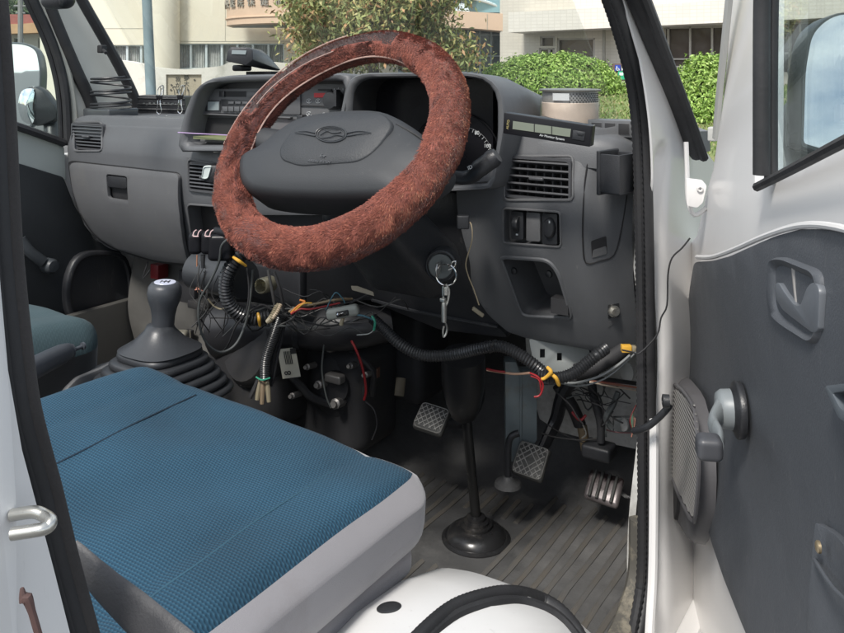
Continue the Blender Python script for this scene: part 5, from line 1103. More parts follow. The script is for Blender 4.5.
m = MB(); m.rbox(P(242, 68, 1.64), (.014, .014, .006), .004, n=2); m.panel(Frame((0, 0, P(260, 71.5, 1.66).z), (1, 0, 0), (0, 1, 0)), [(-.1, 0), (.1, 0), (.1, .1), (-.1, .1)][:0] or [(P(237, 71, 1.64).x, .06), (P(285, 71, 1.66).x, .06), (P(285, 71, 1.66).x, .16), (P(237, 71, 1.64).x, .16)], thick=.012, uvspace=True); m.build('receiver_foot', blkg, e)
# black case with binder clips on the far dash
e = T(empty('black_case', P(158, 104, 2.0)), 'flat black case lying on the passenger side of the dashboard top, held by binder clips', 'case')
m = MB(); f = Frame(P(158, 104, 2.0), CR, CU, -CF); m.panel(f, fillet([(136, 95.5), (185, 96.5), (186, 116), (136, 115)], 1.5), thick=.07); m.tube([f.at(137, 98, .001), f.at(185, 99, .001)], .002, 5, False, 1, curve=False); m.tube([f.at(137, 104, .001), f.at(185, 105, .001)], .0015, 5, False, 1, curve=False); m.tube([f.at(137, 109, .001), f.at(185, 110, .001)], .003, 5, False, 1, curve=False); m.build('case_body', blk, e, bevel=.003)
m = MB()
for k in range(16): 
    x = 144+k*2.4+(k % 3)*.5
    if 156 < x < 161: continue
    m.box(f.at(x, 103.3+(k % 2), .0015), (.0022, .0012+.0006*(k % 3), .0003), (CR, CU, -CF))
m.build('worn_print', M('worn_print', (.11, .12, .12), .5), e)
def binder(x, y, d, lab):
    b = T(empty('binder_clip', P(x, y, d)), lab, 'clip', 'binder clips on the black case'); f = Frame(P(x, y, d), CR, CU, -CF)
    m = MB(); m.panel(f, [(x-3.5, y-3), (x+3.5, y-3), (x+2.2, y+2.5), (x-2.2, y+2.5)], thick=.004); m.build('clip_body', blkg, b, bevel=.0006)
    m = MB(); m.tube([f.at(x-1.3, y+2, .003), f.at(x-1.6, y+7, .006), f.at(x-2.4, y+13, .006), f.at(x, y+15.5, .006), f.at(x+2.2, y+13, .006), f.at(x+1.3, y+7, .006), f.at(x+1, y+2, .003)], .0011, 6, False, 4); m.tube([f.at(x-1, y-3, -.003), f.at(x-1, y-9, -.006), f.at(x+2.5, y-13, -.006), f.at(x+4, y-9, -.006), f.at(x+2, y-3, -.003)], .0010, 6, False, 4); m.build('clip_wire', chrome, b); return b
binder(159, 98.5, 1.965, 'black binder clip with wire handles, at the middle of the flat black case front edge'); binder(180, 98, 1.965, 'black binder clip with wire handles, on the black case end nearest the radio hood')
# coiled wire
e = MB(); cz = P(111, 112, 1.90); pts = []
for i in range(150):
    t = i/150; a = i*.24*1.0; pts.append(V3((cz.x+.047*math.cos(a+2)*(1.0-.05*t), cz.y+.040*math.sin(a+2), 1.340+.008+t*.080+.004*math.sin(a*.5))))
e.tube(pts, .0024, 6, False, 1); co = e.build('coiled_wire', blk); T(co, 'black springy coil of wire standing on the far left end of the dashboard', 'coil')
e = T(empty('plastic_tray', cz), 'small clear plastic tray under the wire coil on the left end of the dashboard', 'tray'); m = MB()
m.rbox((cz.x, cz.y, 1.344), (.045, .04, .010), .004, n=2); m.build('tray_base', M('smoky_plastic', (.06, .065, .07), .15), e)
# air freshener clip on centre vent
e = T(empty('air_freshener', P(211, 173, 1.62)), 'white and black clip on air freshener stuck to the centre air vent', 'air freshener'); f = Frame(P(208, 173, 1.60), CR, CU, -CF); 
m = MB(); m.dome(f, fillet([(203, 165), (219, 164.5), (221, 172), (219, 183), (209, 184), (203, 180)], 4), [(.95, -.03), (1, -.02), (.97, .002), (.8, .004), (.05, .005)]); m.build('freshener_body', blk, e, sharp=60)
m = MB(); m.dome(f, fillet([(204, 165.5), (213, 165), (209, 179), (202, 179)], 3), [(1, .0), (1.0, .006), (.85, .008), (.8, .006), (.05, .006)]); m.build('freshener_cap', M('pale_cap', (.55, .60, .58), .4), e, sharp=60)
# notebook in the radio tray
m = MB(); m.panel(Frame((0, 0, P(230, 134, 1.66).z), (1, 0, 0), (0, 1, 0)), [(DF.uv(205, 130)[0], -.03), (DF.uv(285, 130)[0], -.02), (DF.uv(285, 130)[0], .012), (DF.uv(215, 130)[0], .012)], thick=.005, uvspace=True)
nb_ = m.build('notebook', M('olive_paper', (.20, .22, .11), .6)); T(nb_, 'olive green notebook lying in the tray under the radio', 'notebook')
m = MB(); m.tube([DF.at(x, y, .036) for x, y in ((178, 132.5), (195, 133.5), (215, 134.5), (240, 136), (270, 138))], .0010, 5, False, 4); T(m.build('lilac_cord', M('lilac', (.42, .30, .5), .5)), 'thin lilac cord stretched across the front of the radio tray', 'cord')
m = MB(); m.tube([DF.at(x, y, .02) for x, y in ((214, 152), (222, 151), (230, 149))], .0016, 6, False, 2); T(m.build('metal_hook', steel), 'short metal hook lying below the radio opening beside the steering wheel', 'hook')
# keys
e = T(empty('key_ring', ig), 'key in the ignition with steel split ring and snap hook hanging from it', 'keys')
k0 = ig+igN*.0155; m = MB(); m.box(k0, (.0016, .0085, .008), (igN.cross(CU).normalized(), CU, igN)); m.lathe(k0+igN*.014, igN.cross(CU), [(.001, -.0012), (.010, -.0012), (.0105, 0), (.010, .0012), (.001, .0012)], 20); m.build('key', M('key_metal', (.45, .44, .42), .3, metal=.9), e)
rc = P(446, 275, 1.20); m = MB(); rn = (CF*.95+CR*.3).normalized(); ru = rn.cross(CU).normalized()
for dz in (0, .0014): m.tube([rc+rn*dz+(ru*math.cos(a)+CU*math.sin(a))*.0150 for a in np.linspace(0, 2*PI, 28, endpoint=False)], .0009, 6, True, 1)
m.tube([P(449, 267, 1.2), P(453, 262, 1.19), P(456, 262, 1.19), P(454, 267, 1.2), P(448, 270, 1.2)], .0011, 6, False, 4); m.build('split_ring', chrome, e)
m = MB(); m.tube([P(x, y, 1.2) for x, y in ((443, 286), (443, 294), (444, 300))], .0015, 6, False, 2); m.tube([P(x, y, 1.2) for x, y in ((446, 284), (449, 290), (448, 300), (445, 308), (444, 318))], .0017, 6, False, 3)
m.tube([P(444, 300, 1.2), P(444, 307, 1.2), P(444, 322, 1.2)], [.0028, .0040, .0035], 10, False, 2); m.tube([P(x, y, 1.2) for x, y in ((445, 322), (447, 328), (446, 334), (443.5, 337), (443, 332), (444, 326))], .0014, 6, False, 3)
m.rbox(P(443, 300, 1.197), (.004, .003, .003), .0015, n=2); m.rbox(P(446, 291, 1.198), (.003, .006, .002), .001, (CR, CU, CF), 2); m.build('snap_hook', steel, e)

# ================================================================= outside
def st(o, nm=None): o['kind'] = 'structure'; return o
asph = M('asphalt', (.10, .10, .10), .9, bump=.4, bscale=40, var=.15, vscale=.5)
grs = M('grass_soil', (.15, .20, .06), .95, bump=.5, bscale=30, var=.25, vscale=1.2, dirt=(.27, .25, .11), dscale=.9, dlo=.5, dhi=.75)
m = MB(); m.panel(Frame((0, 0, 0), (1, 0, 0), (0, 1, 0)), rect(-400, -400, 400, 400), thick=.5, uvspace=True); st(m.build('ground', asph))
GF = Frame((0, 0, .02), (1, 0, 0), (0, 1, 0)); gu = lambda px, py: (onZ(px, py, .02).x, onZ(px, py, .02).y)
def lz(d): return .30+max(0, min(.57, .046*(d-5)))
def lp_(px, d): q = P(px, 65, d); return V3((q.x, q.y, lz(d)+.03*noise.noise(V3((q.x*.6, q.y*.6, 0)))))
m = MB(); ds = [4.2+.8*i for i in range(25)]; xs_ = [455+22*i for i in range(40)]
rows = [[V3((lp_(x, ds[0]).x, lp_(x, ds[0]).y, -.1)) for x in xs_]]+[[lp_(x, d) for x in xs_] for d in ds]+[[V3((lp_(x, ds[-1]).x, lp_(x, ds[-1]).y, -.1)) for x in xs_]]
m.loft(rows, (False, False), closed=False); st(m.build('lawn', grs))
# grass blades (mass)
n = 60000; cand = []
px = rng.uniform(470, 1250, n); dd__ = np.exp(rng.uniform(math.log(4.2), math.log(24), n))
b0 = np.array([tuple(lp_(a, b)) for a, b in zip(px, dd__)]); dist = np.linalg.norm(b0[:, :2]-np.array([CC.x, CC.y]), axis=1)[:, None]
hgt = rng.uniform(.02, .05, n)[:, None]*(.8+dist*.03); w_ = .0022*dist*.6; an = rng.uniform(0, 2*PI, n)[:, None]; sd = np.concatenate([np.cos(an), np.sin(an), an*0], 1); ln_ = rng.normal(size=(n, 3))*.5; ln_[:, 2] = 1
v_ = np.stack([b0-sd*w_, b0+sd*w_, b0+ln_*hgt], 1).reshape(-1, 3)
g_ = raw('grass', v_, np.arange(3*n).reshape(n, 3), [M('grass_a', (.14, .22, .05), .8, var=.2), M('grass_b', (.22, .26, .09), .8, var=.2), M('grass_dry', (.35, .31, .16), .8)], mi=rng.choice([0, 0, 1, 1, 2], n)); tag(g_, 'short green lawn grass beyond the windscreen', 'grass', kind='stuff')
# --- building A (left, cream)
wallA = M('cream_wall', (.78, .72, .58), .8, var=.05, vscale=.6, bump=.2, bscale=30, dirt=(.66, .62, .53), dscale=.6, dlo=.5, dhi=.8)
alu = M('pale_alu_frame', (.60, .66, .66), .4, metal=.2, var=.03)
dglass = M('window_dark_glass', (.10, .105, .105), .08, spec=.9, var=.2, vscale=1)
curt = M('curtain', (.42, .43, .41), .8, var=.2, vscale=8)
joint = M('wall_joint', (.42, .40, .33), .8)
e = T(empty('cream_building', P(230, 106, 35)), 'long cream rendered building with a row of curtained windows and a rounded peach canopy', 'building')
FA = Frame(P(230, 65, 35), CR, CU, -CF)
win1 = (175, 43.5, 284, 69); win2 = (113, 45, 155, 72)
outer = [(40, -260), (402, -260), (402, 112), (40, 112)]
m = MB(); m.panel(FA, outer, [rect(*win1), rect(*win2)], thick=.6); m.build('wall', wallA, e)
for (x0, y0, x1, y1), n_ in ((win1, 7), (win2, 3)):
    we = MB(); we.panel(FA, rect(x0-.3, y0-.3, x1+.3, y1+.3), w0=-.35, thick=.02, mi=1)
    w = (x1-x0)/n_
    for k in range(n_+1): we.fbox(FA, x0+k*w-1.1, y0, x0+k*w+1.1, y1, -.33, -.12, 0)
    we.fbox(FA, x0, y0, x1, y0+1.3, -.33, -.13, 0); we.fbox(FA, x0, y1-1.2, x1, y1, -.33, -.13, 0)
    for k in range(n_):
        # folded curtains behind each pane
        a, b = x0+k*w+1.5, x0+k*w+w-1.5
        if k == 3: b = (a+b)/2
        pts = []; u0, v0 = FA.uv(a, y0+1.5, -.3); u1, v1 = FA.uv(b, y1-1.5, -.3); nn = 18
        lo = [FA.pt(u0+(u1-u0)*i/nn, v1, -.30+.03*math.sin(i*1.9+k)) for i in range(nn+1)]; hi_ = [FA.pt(u0+(u1-u0)*i/nn, v0, -.30+.03*math.sin(i*1.9+k)) for i in range(nn+1)]
        we.loft([lo, hi_], (False, False), closed=False, mi=2)
    we.build('window', [alu, dglass, curt], e)
m = MB(); m.lathe(P(164, 112, 34.6), CU, [(.62, 0), (.62, 20)], 24); m.build('pillar', wallA, e)
m = MB(); m.fbox(FA, 40, 28.2, 155, 28.7, -.02, .01); m.fbox(FA, 171, 41, 402, 41.5, -.02, .012); m.fbox(FA, 225, 0, 225.4, 41, -.02, .01); m.fbox(FA, 372, 0, 372.4, 112, -.02, .01); m.build('wall_joint', joint, e)
# rounded canopy
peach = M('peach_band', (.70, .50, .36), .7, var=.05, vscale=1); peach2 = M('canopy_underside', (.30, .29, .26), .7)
cc = P(340, 65, 34.0); m = MB(); rx = 112/850*34.0; z_top = 1.45+72/850*30; z0_ = 1.45+(65-23)/850*31.2
def half(rs, z): return [V3((cc.x, cc.y, z)) + CR*(-math.cos(a)*rx*rs) - CF*(math.sin(a)*3.2*rs) for a in np.linspace(0, PI, 40)]
m.loft([half(.96, z0_-.05), half(1.0, z0_), half(1.0, z0_+.22), half(1.012, z0_+.24), half(1.012, z0_+.28), half(1.0, z0_+.30), half(1.0, z0_+1.25), half(1.02, z0_+1.28), half(1.02, z0_+1.4)], (True, True)); m.build('canopy', [peach], e, sharp=50)
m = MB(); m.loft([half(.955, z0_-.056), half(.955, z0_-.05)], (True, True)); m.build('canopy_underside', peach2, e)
for k, ch in enumerate('中央医院保健福祉'):
    a = .20+k*.155; p = V3((cc.x, cc.y, z0_+.80))+CR*(-math.cos(a)*rx*1.006)-CF*(math.sin(a)*3.2*1.006); tn = (CR*math.sin(a)*rx-CF*math.cos(a)*3.2).normalized()
    text('canopy_lettering', ch, p, tn, CU, .40, M('letter_grey%d' % k, (.36, .33, .28), .5), e, .04)
# --- building B (right, tiled)
def tile_mat(name, c, c2, sx, sy):
    m = bpy.data.materials.new(name); m.use_nodes = True; nt = m.node_tree; N = nt.nodes; L = nt.links; b = N['Principled BSDF']; tc = N.new('ShaderNodeTexCoord')
    mp = N.new('ShaderNodeMapping'); L.new(tc.outputs['UV'], mp.inputs[0]); br = N.new('ShaderNodeTexBrick'); L.new(mp.outputs[0], br.inputs[0]); br.offset = 0
    br.inputs['Color1'].default_value = (*c, 1); br.inputs['Color2'].default_value = (*[x*.93 for x in c], 1); br.inputs['Mortar'].default_value = (*c2, 1); br.inputs['Scale'].default_value = 1; br.inputs['Brick Width'].default_value = sx; br.inputs['Row Height'].default_value = sy; br.inputs['Mortar Size'].default_value = .012; br.inputs['Bias'].default_value = 0
    L.new(br.outputs[0], b.inputs['Base Color']); b.inputs['Roughness'].default_value = .6; return m
tileB = tile_mat('white_tiles', (.76, .71, .64), (.66, .61, .54), .22, .12); tileB2 = tile_mat('beige_wall_tiles', (.66, .61, .53), (.58, .53, .46), .22, .12)
def uvify(o, fr):
    me = o.data; uvl = me.uv_layers.new(name='UVMap')
    for lp in me.loops:
        p = me.vertices[lp.vertex_index].co-fr.o; uvl.data[lp.index].uv = (p.dot(fr.u)+.3*p.dot(fr.n), p.dot(fr.v))
pL = P(508, 65, 31); pR = P(860, 65, 25.5); FB = Frame(pL, pR-pL, CU); FB.n = FB.u.cross(FB.v)
if FB.n.dot(CF) > 0: FB.n = -FB.n
e = T(empty('tiled_building', P(700, 106, 27)), 'low white tiled building with blank fascia and brown tinted windows beyond the bushes', 'building')
m = MB(); bz = [rect(611, 40, 617.5, 68), rect(540, 36, 555, 46), rect(539, 48, 554.5, 68), rect(557, 38, 595, 68), rect(664, 26, 724, 66), rect(782, 20, 900, 72)]
m.panel(FB, [(500, -40), (1000, -40), (1000, 122), (500, 112)], bz[1:], w0=-1.2, thick=.3); o = m.build('wall', tileB2, e); uvify(o, FB)
m = MB(); fa = fillet([(508, 12), (1000, -24), (1000, 10), (508, 32)], 0); m.panel(FB, [(508, 12.5), (596, 8), (700, 2), (1000, -24), (1000, 6), (845, 17), (600, 28.5), (508, 32.5)], w0=.3, thick=1.6); o = m.build('fascia', tileB, e); uvify(o, FB)
m = MB(); m.panel(FB, [(595, -60), (1000, -60), (1000, -10), (700, 6), (595, 11)], w0=-1.5, thick=.3); o = m.build('upper_wall', tileB, e); uvify(o, FB)
tint = M('tinted_glass', (.13, .105, .095), .12, var=.12, vscale=.8); tintb = M('tinted_glass_lower', (.09, .085, .085), .1, var=.25, vscale=2)
for (x0, y0, x1, y1), mull, tr_ in ((bz[1][0]+bz[1][2], (), None), (bz[2][0]+bz[2][2], (549,), None), (bz[3][0]+bz[3][2], (), 57.5), (bz[4][0]+bz[4][2], (668, 690, 712), 59), (bz[5][0]+bz[5][2], (800, 830, 860), 53)):
    we = MB(); we.panel(FB, rect(x0-.5, y0-.5, x1+.5, y1+.5), w0=-1.42, thick=.02, mi=1)
    for x in (x0+.9, x1-.9)+tuple(mull): we.fbox(FB, x-1.0, y0, x+1.0, y1, -1.4, -1.26, 0)
    we.fbox(FB, x0, y0, x1, y0+1.6, -1.4, -1.26, 0)
    if tr_: we.fbox(FB, x0, tr_-.7, x1, tr_+.7, -1.4, -1.27, 0)
    we.build('window', [M('frame_pinkish', (.50, .46, .42), .5), tint], e)
m = MB(); m.tube([FB.at(604, 28, -.95), FB.at(604, 75, -.95)], .06, 10, False, 1, curve=False); m.tube([FB.at(790, 20, -.95), FB.at(790, 110, -.95)], .05, 10, False, 1, curve=False); m.build('drain_pipe', M('pipe_beige', (.32, .30, .26), .5), e)
# upper glazed band
m = MB(); m.panel(FB, [(440, -60), (589, -60), (589, 8), (508, 12.5), (470, 12.5)], w0=-1.6, thick=.05, mi=1)
for x in (521, 554, 589): m.fbox(FB, x-.8, -60, x+.8, 9, -1.6, -1.5, 0)
m.build('upper_glazing', [alu, M('sky_reflection_glass', (.25, .42, .48), .05, metal=.3, var=.1)], e)  # the sky's blue reflection is put into the pane's base colour
# entrance between the two buildings: recessed glazing under a peach canopy end
GFr = Frame(P(440, 65, 34), CR, CU, -CF)
ent = T(empty('entrance_block', P(450, 106, 33)), 'dark glazed entrance with arched glass roof between the cream and tiled buildings', 'entrance')
m = MB(); m.panel(GFr, [(398, 28), (545, 28), (545, 112), (398, 112)], w0=0, thick=.05, mi=1)
for x in (402, 424, 447, 468, 480, 491, 512, 524, 531): m.fbox(GFr, x-.8, 28, x+.8, 112, 0, .12, 0)
for y in (35, 56, 72): m.fbox(GFr, 398, y-.6, 545, y+.6, 0, .10, 0)
m.build('glazing', [M('frame_steel', (.28, .31, .32), .4, metal=.3), M('entrance_glass', (.07, .085, .09), .08, var=.3, vscale=1)], ent)
m = MB(); m.panel(GFr, [(380, 6), (474, 12), (509, 14), (509, 31.5), (474, 28.5), (380, 24)], w0=1.6, thick=1.6); m.build('fascia', peach, ent)
m = MB(); m.fbox(GFr, 487, 14, 487.5, 30, 1.6, 1.62); m.fbox(GFr, 440, 10, 440.5, 27, 1.6, 1.62); m.build('fascia_joint', joint, ent)
m = MB(); a1 = [GFr.at(x, y, 1.0) for x, y in ((430, 10), (440, 2), (460, -3), (480, 0), (497, 6), (508, 13))]; m.loft([a1, [p+CF*3 for p in a1]], (False, False), closed=False); m.tube(a1, .06, 6, False, 3, mi=1); m.tube([p+CF*1.5+CU*.02 for p in a1], .05, 6, False, 3, mi=1)
m.build('arched_glass_roof', [M('roof_glass', (.30, .47, .45), .15, var=.1), alu], ent)
m = MB(); m.loft([[GFr.at(x, y, -2) for x, y in ((480, 8), (500, 3), (520, 5), (540, 11), (540, 20), (480, 20))], [GFr.at(x, y, -5) for x, y in ((480, 8), (500, 3), (520, 5), (540, 11), (540, 20), (480, 20))]]); m.build('rear_roof', M('roof_brown', (.22, .18, .15), .7), ent)
m = MB(); m.panel(GFr, [(524, 30), (545, 30), (545, 112), (524, 112)], w0=.4, thick=.4); m.panel(GFr, [(398, 98), (560, 98), (560, 112), (398, 112)], w0=.5, thick=.5); m.build('side_wall', wallA, ent)
# --- low wall with carved plaque
e = T(empty('monument_wall', P(180, 110, 17)), 'low pale stone wall with wavy top and inset plaque of brushed characters', 'wall')
FW = Frame(P(180, 65, 17), CR, CU, -CF)
top = [(128, 61), (138, 63), (155, 68), (155, 68.5)]; 
m = MB(); m.panel(FW, [(100, 130), (100, 58), (130, 61.5), (142, 64), (152.5, 68)]+[(153, 130)], thick=.35, w0=-.6); m.panel(FW, [(153.5, 130), (153.5, 67)]+smoothcurve([(154.5, 67.5), (170, 69), (190, 69), (212, 67), (222, 65.5), (232, 62), (260, 61), (300, 64), (340, 60)], False, 4)+[(340, 130)], [rect(166, 74.5, 201.5, 104)], thick=.35); m.build('wall_block', M('pale_stone', (.74, .70, .62), .8, var=.05, vscale=1.5, bump=.2, bscale=15, dirt=(.48, .46, .38), dscale=1.5), e)
m = MB(); m.panel(FW, rect(165, 73.5, 202.5, 105), w0=-.05, thick=.1); pl_ = m.build('plaque', M('plaque_tan', (.43, .37, .27), .7, var=.06, vscale=5), e)
gl = M('plaque_ink', (.10, .095, .085), .7)
for ch, x, y, s_ in (('夢', 186.5, 78.3, .12), ('大', 186.5, 84, .11), ('我', 178, 79.5, .11), ('が', 178, 85.3, .11), ('家', 178.5, 91.5, .10)): text('plaque_character', ch, FW.at(x, y, -.045), CR, CU, s_, gl, e, .004)
m = MB()
def fwt(pts, r=.006, closed=False): m.tube([FW.at(x, y, -.042) for x, y in pts], r, 5, closed, 4)
for cx_, cy_ in ((162, 87), ): m.tube([FW.at(cx_+1.8*math.cos(a), cy_+2*math.sin(a), .005) for a in np.linspace(0, 2*PI, 12, endpoint=False)], .006, 5, True, 1); m.tube([FW.at(160.5, 88.5, .005), FW.at(160.6, 98, .005)], .006, 5, False, 1, curve=False); m.tube([FW.at(163.5, 88.5, .005), FW.at(163.4, 98, .005)], .006, 5, False, 1, curve=False)
fwt([(181, 98), (181.5, 90), (182, 87), (184, 85), (185.5, 87), (185, 92), (184.5, 98)]); fwt([(189, 98), (188.5, 91), (187, 87)]); fwt([(175, 97), (174, 90), (172.5, 87.5), (175, 86.5), (176.5, 90)]); fwt([(183, 92), (183, 98)])
for x, y in ((194.5, 80), (171.5, 85), (171, 90), (188, 90)): fwt([(x-1, y), (x+1, y)]); fwt([(x, y-1.1), (x, y+1.1)]); fwt([(x-.8, y-.8), (x+.8, y+.8)])
m.build('plaque_drawing', gl, e)
# pole
m = MB(); a, b = P(146.5, -8, 15), P(153, 125, 15); b.z = 0; b = P(153.5, 150, 15); dz = (a-b).normalized(); m.tube([b-dz*.2, b, a, a+dz*3], [.095, .092, .085, .075], 16, False, 1, curve=False); o = m.build('steel_pole', M('pole_blue_grey', (.22, .29, .31), .5, var=.06)); T(o, 'plain blue grey steel pole in front of the cream building', 'pole')
# signpost by hedge
e = T(empty('parking_sign', P(622, 100, 22)), 'thin sign post with blue wheelchair sign and green notice beside the hedge', 'sign'); FS = Frame(P(622, 65, 22), CR, CU, -CF)
m = MB(); m.tube([FS.at(629, 78, -.03), FS.at(629, 101, -.03)], .03, 8, False, 1, curve=False); m.build('post', M('post_brown', (.12, .10, .09), .5), e)
m = MB(); m.panel(FS, rect(612, 63.5, 628.5, 81), w0=-.04, thick=.02, mi=0); m.build('back_board', M('board_brown', (.16, .10, .09), .6), e)
m = MB(); m.panel(FS, rect(615, 65, 620.5, 71), thick=.01); m.build('blue_sign', M('sign_blue', (.02, .06, .42), .4), e); m = MB(); m.panel(FS, rect(621.5, 65, 627, 70.5), thick=.01); m.build('white_sign', M('sign_white', (.7, .72, .74), .4), e); m = MB(); m.panel(FS, rect(618, 71.2, 624.5, 79.5), thick=.01); m.panel(FS, rect(619.3, 72.5, 623.2, 75.5), w0=.006, thick=.004, mi=1); m.build('green_sign', [M('sign_green', (.03, .42, .22), .4), MATS['sign_white']], e)
m = MB(); m.tube([FS.at(616.8, 66, .008), FS.at(617, 68.4, .008), FS.at(618.8, 68.6, .008), FS.at(619.4, 70.4, .008)], .012, 6, False, 1, curve=False); m.tube([FS.at(617.6+1.5*math.cos(t), 69+1.4*math.sin(t), .008) for t in np.linspace(.8, 4.4, 10)], .010, 6, False, 1, curve=False); m.build('wheelchair_symbol', MATS['sign_white'], e)
# --- house with red roof far left
e = T(empty('red_roof_house', P(30, 106, 45)), 'two storey house with red metal roof and orange fascia seen through the passenger window', 'house'); FH = Frame(P(30, 65, 45), CR, CU, -CF)
m = MB(); m.panel(FH, [(-60, 36), (66, 33), (66, 110), (-60, 110)], [rect(38, 38, 53, 48), rect(45, 60, 56, 72), rect(14, 38, 24, 48)], thick=1); m.build('wall', M('house_wall', (.50, .49, .44), .8, var=.06, vscale=.5), e)
m = MB(); m.panel(FH, [(-60, 24), (20, 24), (58, 20.5), (58, 32), (-60, 36)], w0=1.2, thick=2); m.build('fascia', M('orange_fascia', (.50, .30, .16), .7), e)
m = MB(); m.panel(FH, [(-60, 22), (-20, 14), (38, 14.5), (60, 21), (20, 24), (-60, 24)], w0=1.1, thick=1.2); m.build('roof', M('red_roof', (.33, .10, .08), .6), e)
for r_ in (rect(38, 38, 53, 48), rect(45, 60, 56, 72), rect(14, 38, 24, 48)):
    m = MB(); (x0, y0), _, (x1, y1), _ = r_; m.panel(FH, rect(x0-.3, y0-.3, x1+.3, y1+.3), w0=-.3, thick=.05, mi=0)
    for x in (x0+.4, (x0+x1)/2, x1-.4): m.fbox(FH, x-.4, y0, x+.4, y1, -.28, -.1, 1)
    m.fbox(FH, x0, y0, x1, y0+.8, -.28, -.1, 1); m.build('window', [dglass, alu], e)
m = MB(); m.fbox(FH, -60, 52, 66, 58, 1.0, 1.3); m.build('balcony', M('balcony_wall', (.56, .55, .50), .8), e)
m = MB()
for k in range(26): m.tube([FH.at(2+k*2.3, 70, 3), FH.at(2+k*2.3, 88, 3)], .05, 5, False, 1, curve=False)
for y in (70, 79, 88): m.tube([FH.at(0, y, 3), FH.at(62, y, 3)], .06, 5, False, 1, curve=False)
for x in (45, 57): m.tube([FH.at(x, 60, 3.2), FH.at(x, 110, 3.2)], .09, 6, False, 1, curve=False)
T(m.build('garden_fence', M('fence_grey', (.18, .18, .18), .5)), 'grey vertical bar fence in front of the red roofed house', 'fence')
m = MB(); m.panel(FH, [(-60, 90), (80, 90), (80, 112), (-60, 112)], w0=2.6, thick=.3); T(m.build('garden_wall', M('block_wall', (.42, .42, .40), .85, var=.1, vscale=.7)), 'pale block wall under the bar fence by the red roofed house', 'wall')
m = MB(); m.tube([P(20.5, 108, 40), P(20.5, -8, 40)], .12, 8, False, 1, curve=False); m.tube([P(14, 6, 40), P(27, 6, 40)], .05, 6, False, 1, curve=False); m.tube([P(16, 13, 40), P(25, 13, 40)], .05, 6, False, 1, curve=False); T(m.build('utility_pole', M('concrete_pole', (.22, .21, .2), .7)), 'tall utility pole with cross arms before the wooded hill', 'pole')
# hill with woods behind
m = MB(); rows = []
for i in range(14):
    t = i/13; rows.append([P(-350+40*j, 65, 90+60*t)+CU*(-3+(10.5+2.5*math.sin(j*.9)+1.5*math.sin(j*2.3))*math.sin(t*PI/2)*max(.0, 1-abs((-350+40*j)-0)/620)) for j in range(28)])
m.loft(rows, (False, False), closed=False); st(m.build('hill', M('hill_green', (.06, .085, .035), .9, var=.3, vscale=.2)))
def leafmats(tagn, cols): return [M('%s_leaf_%d' % (tagn, i), c, .55, var=.18, vscale=2) for i, c in enumerate(cols)]
hp = []
for _ in range(5200):
    x = rng.uniform(-60, 75); t = rng.uniform(0, 1); d = 88+62*t; z = (10.5+2.5*math.sin((x+350)/40*.9)+1.5*math.sin((x+350)/40*2.3))*math.sin(t*PI/2)*max(0, 1-abs(x)/620)-3+rng.uniform(.2, 1.8); hp.append(tuple(P(x, 65, d)+CU*z))
v_, f_ = leaves(np.array(hp), np.tile([0, -.5, .6], (len(hp), 1)), .7, .6)
tag(raw('hill_woodland', v_, f_, leafmats('wood', [(.05, .075, .03), (.08, .11, .045), (.12, .14, .07)]), mi=rng.integers(0, 3, len(f_))), 'dark green wooded hillside behind the red roofed house', 'woodland', kind='stuff')
# --- hedges
def hedge(nm, c, rx, ry, rz, n, lab, size, cols, bz=0):
    rz -= bz
    e = T(empty(nm, (c.x, c.y, bz)), lab, 'bush', 'clipped round bushes on the lawn'); u = rng.normal(size=(n, 3)); u[:, 2] = abs(u[:, 2])*1.1; u /= np.linalg.norm(u, axis=1)[:, None]
    r = []; 
    for q in u:
        k = 1+.10*noise.noise(V3(q)*3.0+V3((c.x, 0, 0)))+.07*noise.noise(V3(q)*9); r.append(k)
    r = np.array(r)[:, None]*rng.uniform(.80, 1.04, n)[:, None]
    # stray shoots
    sh = rng.random(n) < .03; r[sh] *= 1.08
    cr = np.array(CR); cf = np.array(CF); p = np.array([c.x, c.y, bz])+ (u[:, :1]*rx*cr+u[:, 1:2]*ry*cf)*r; sgn = u[:, 2:3]; p = p+np.concatenate([u[:, :2]*0, sgn*rz*r], 1)
    nn = u[:, :1]*cr+u[:, 1:2]*cf; nn[:, 2] = u[:, 2]*1.3
    v_, f_ = leaves(p, nn, size, .45, .7); raw('foliage', v_, f_, leafmats(nm+str(int(rx*10)), cols), e, mi=rng.choice([0, 1, 1, 2, 2, 3], len(f_)))
    m = MB()
    for k in range(7):
        a = k*.9; m.tube([(c.x+.1*math.cos(a), c.y+.1*math.sin(a), bz-.05), (c.x+rx*.35*math.cos(a), c.y+ry*.3*math.sin(a), bz+rz*.5), (c.x+rx*.6*math.cos(a), c.y+ry*.5*math.sin(a), bz+rz*.75)], [.05, .035, .015], 6, False, 2)
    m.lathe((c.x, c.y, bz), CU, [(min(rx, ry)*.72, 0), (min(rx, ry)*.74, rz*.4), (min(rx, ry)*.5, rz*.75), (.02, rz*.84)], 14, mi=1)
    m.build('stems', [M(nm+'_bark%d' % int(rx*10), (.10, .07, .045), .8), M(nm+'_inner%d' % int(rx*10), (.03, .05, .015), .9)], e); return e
hc_ = [(.13, .23, .035), (.22, .36, .06), (.30, .45, .10), (.40, .52, .15)]
c1 = P(550, 65, 17.5); hedge('round_bush', c1, 74/850*17.5, .9, 1.45+(65-54)/850*17.5, 20000, 'wide low domed bush behind the glass jar, in front of the tiled building entrance', .036, hc_, lz(17.5))
c2 = P(712, 65, 12.5); hedge('round_bush', c2, 44/850*12.5, .75, 1.45+(65-56)/850*12.5, 14000, 'taller rounded bush seen between the windscreen pillar and the open door frame', .032, hc_, lz(12.5))
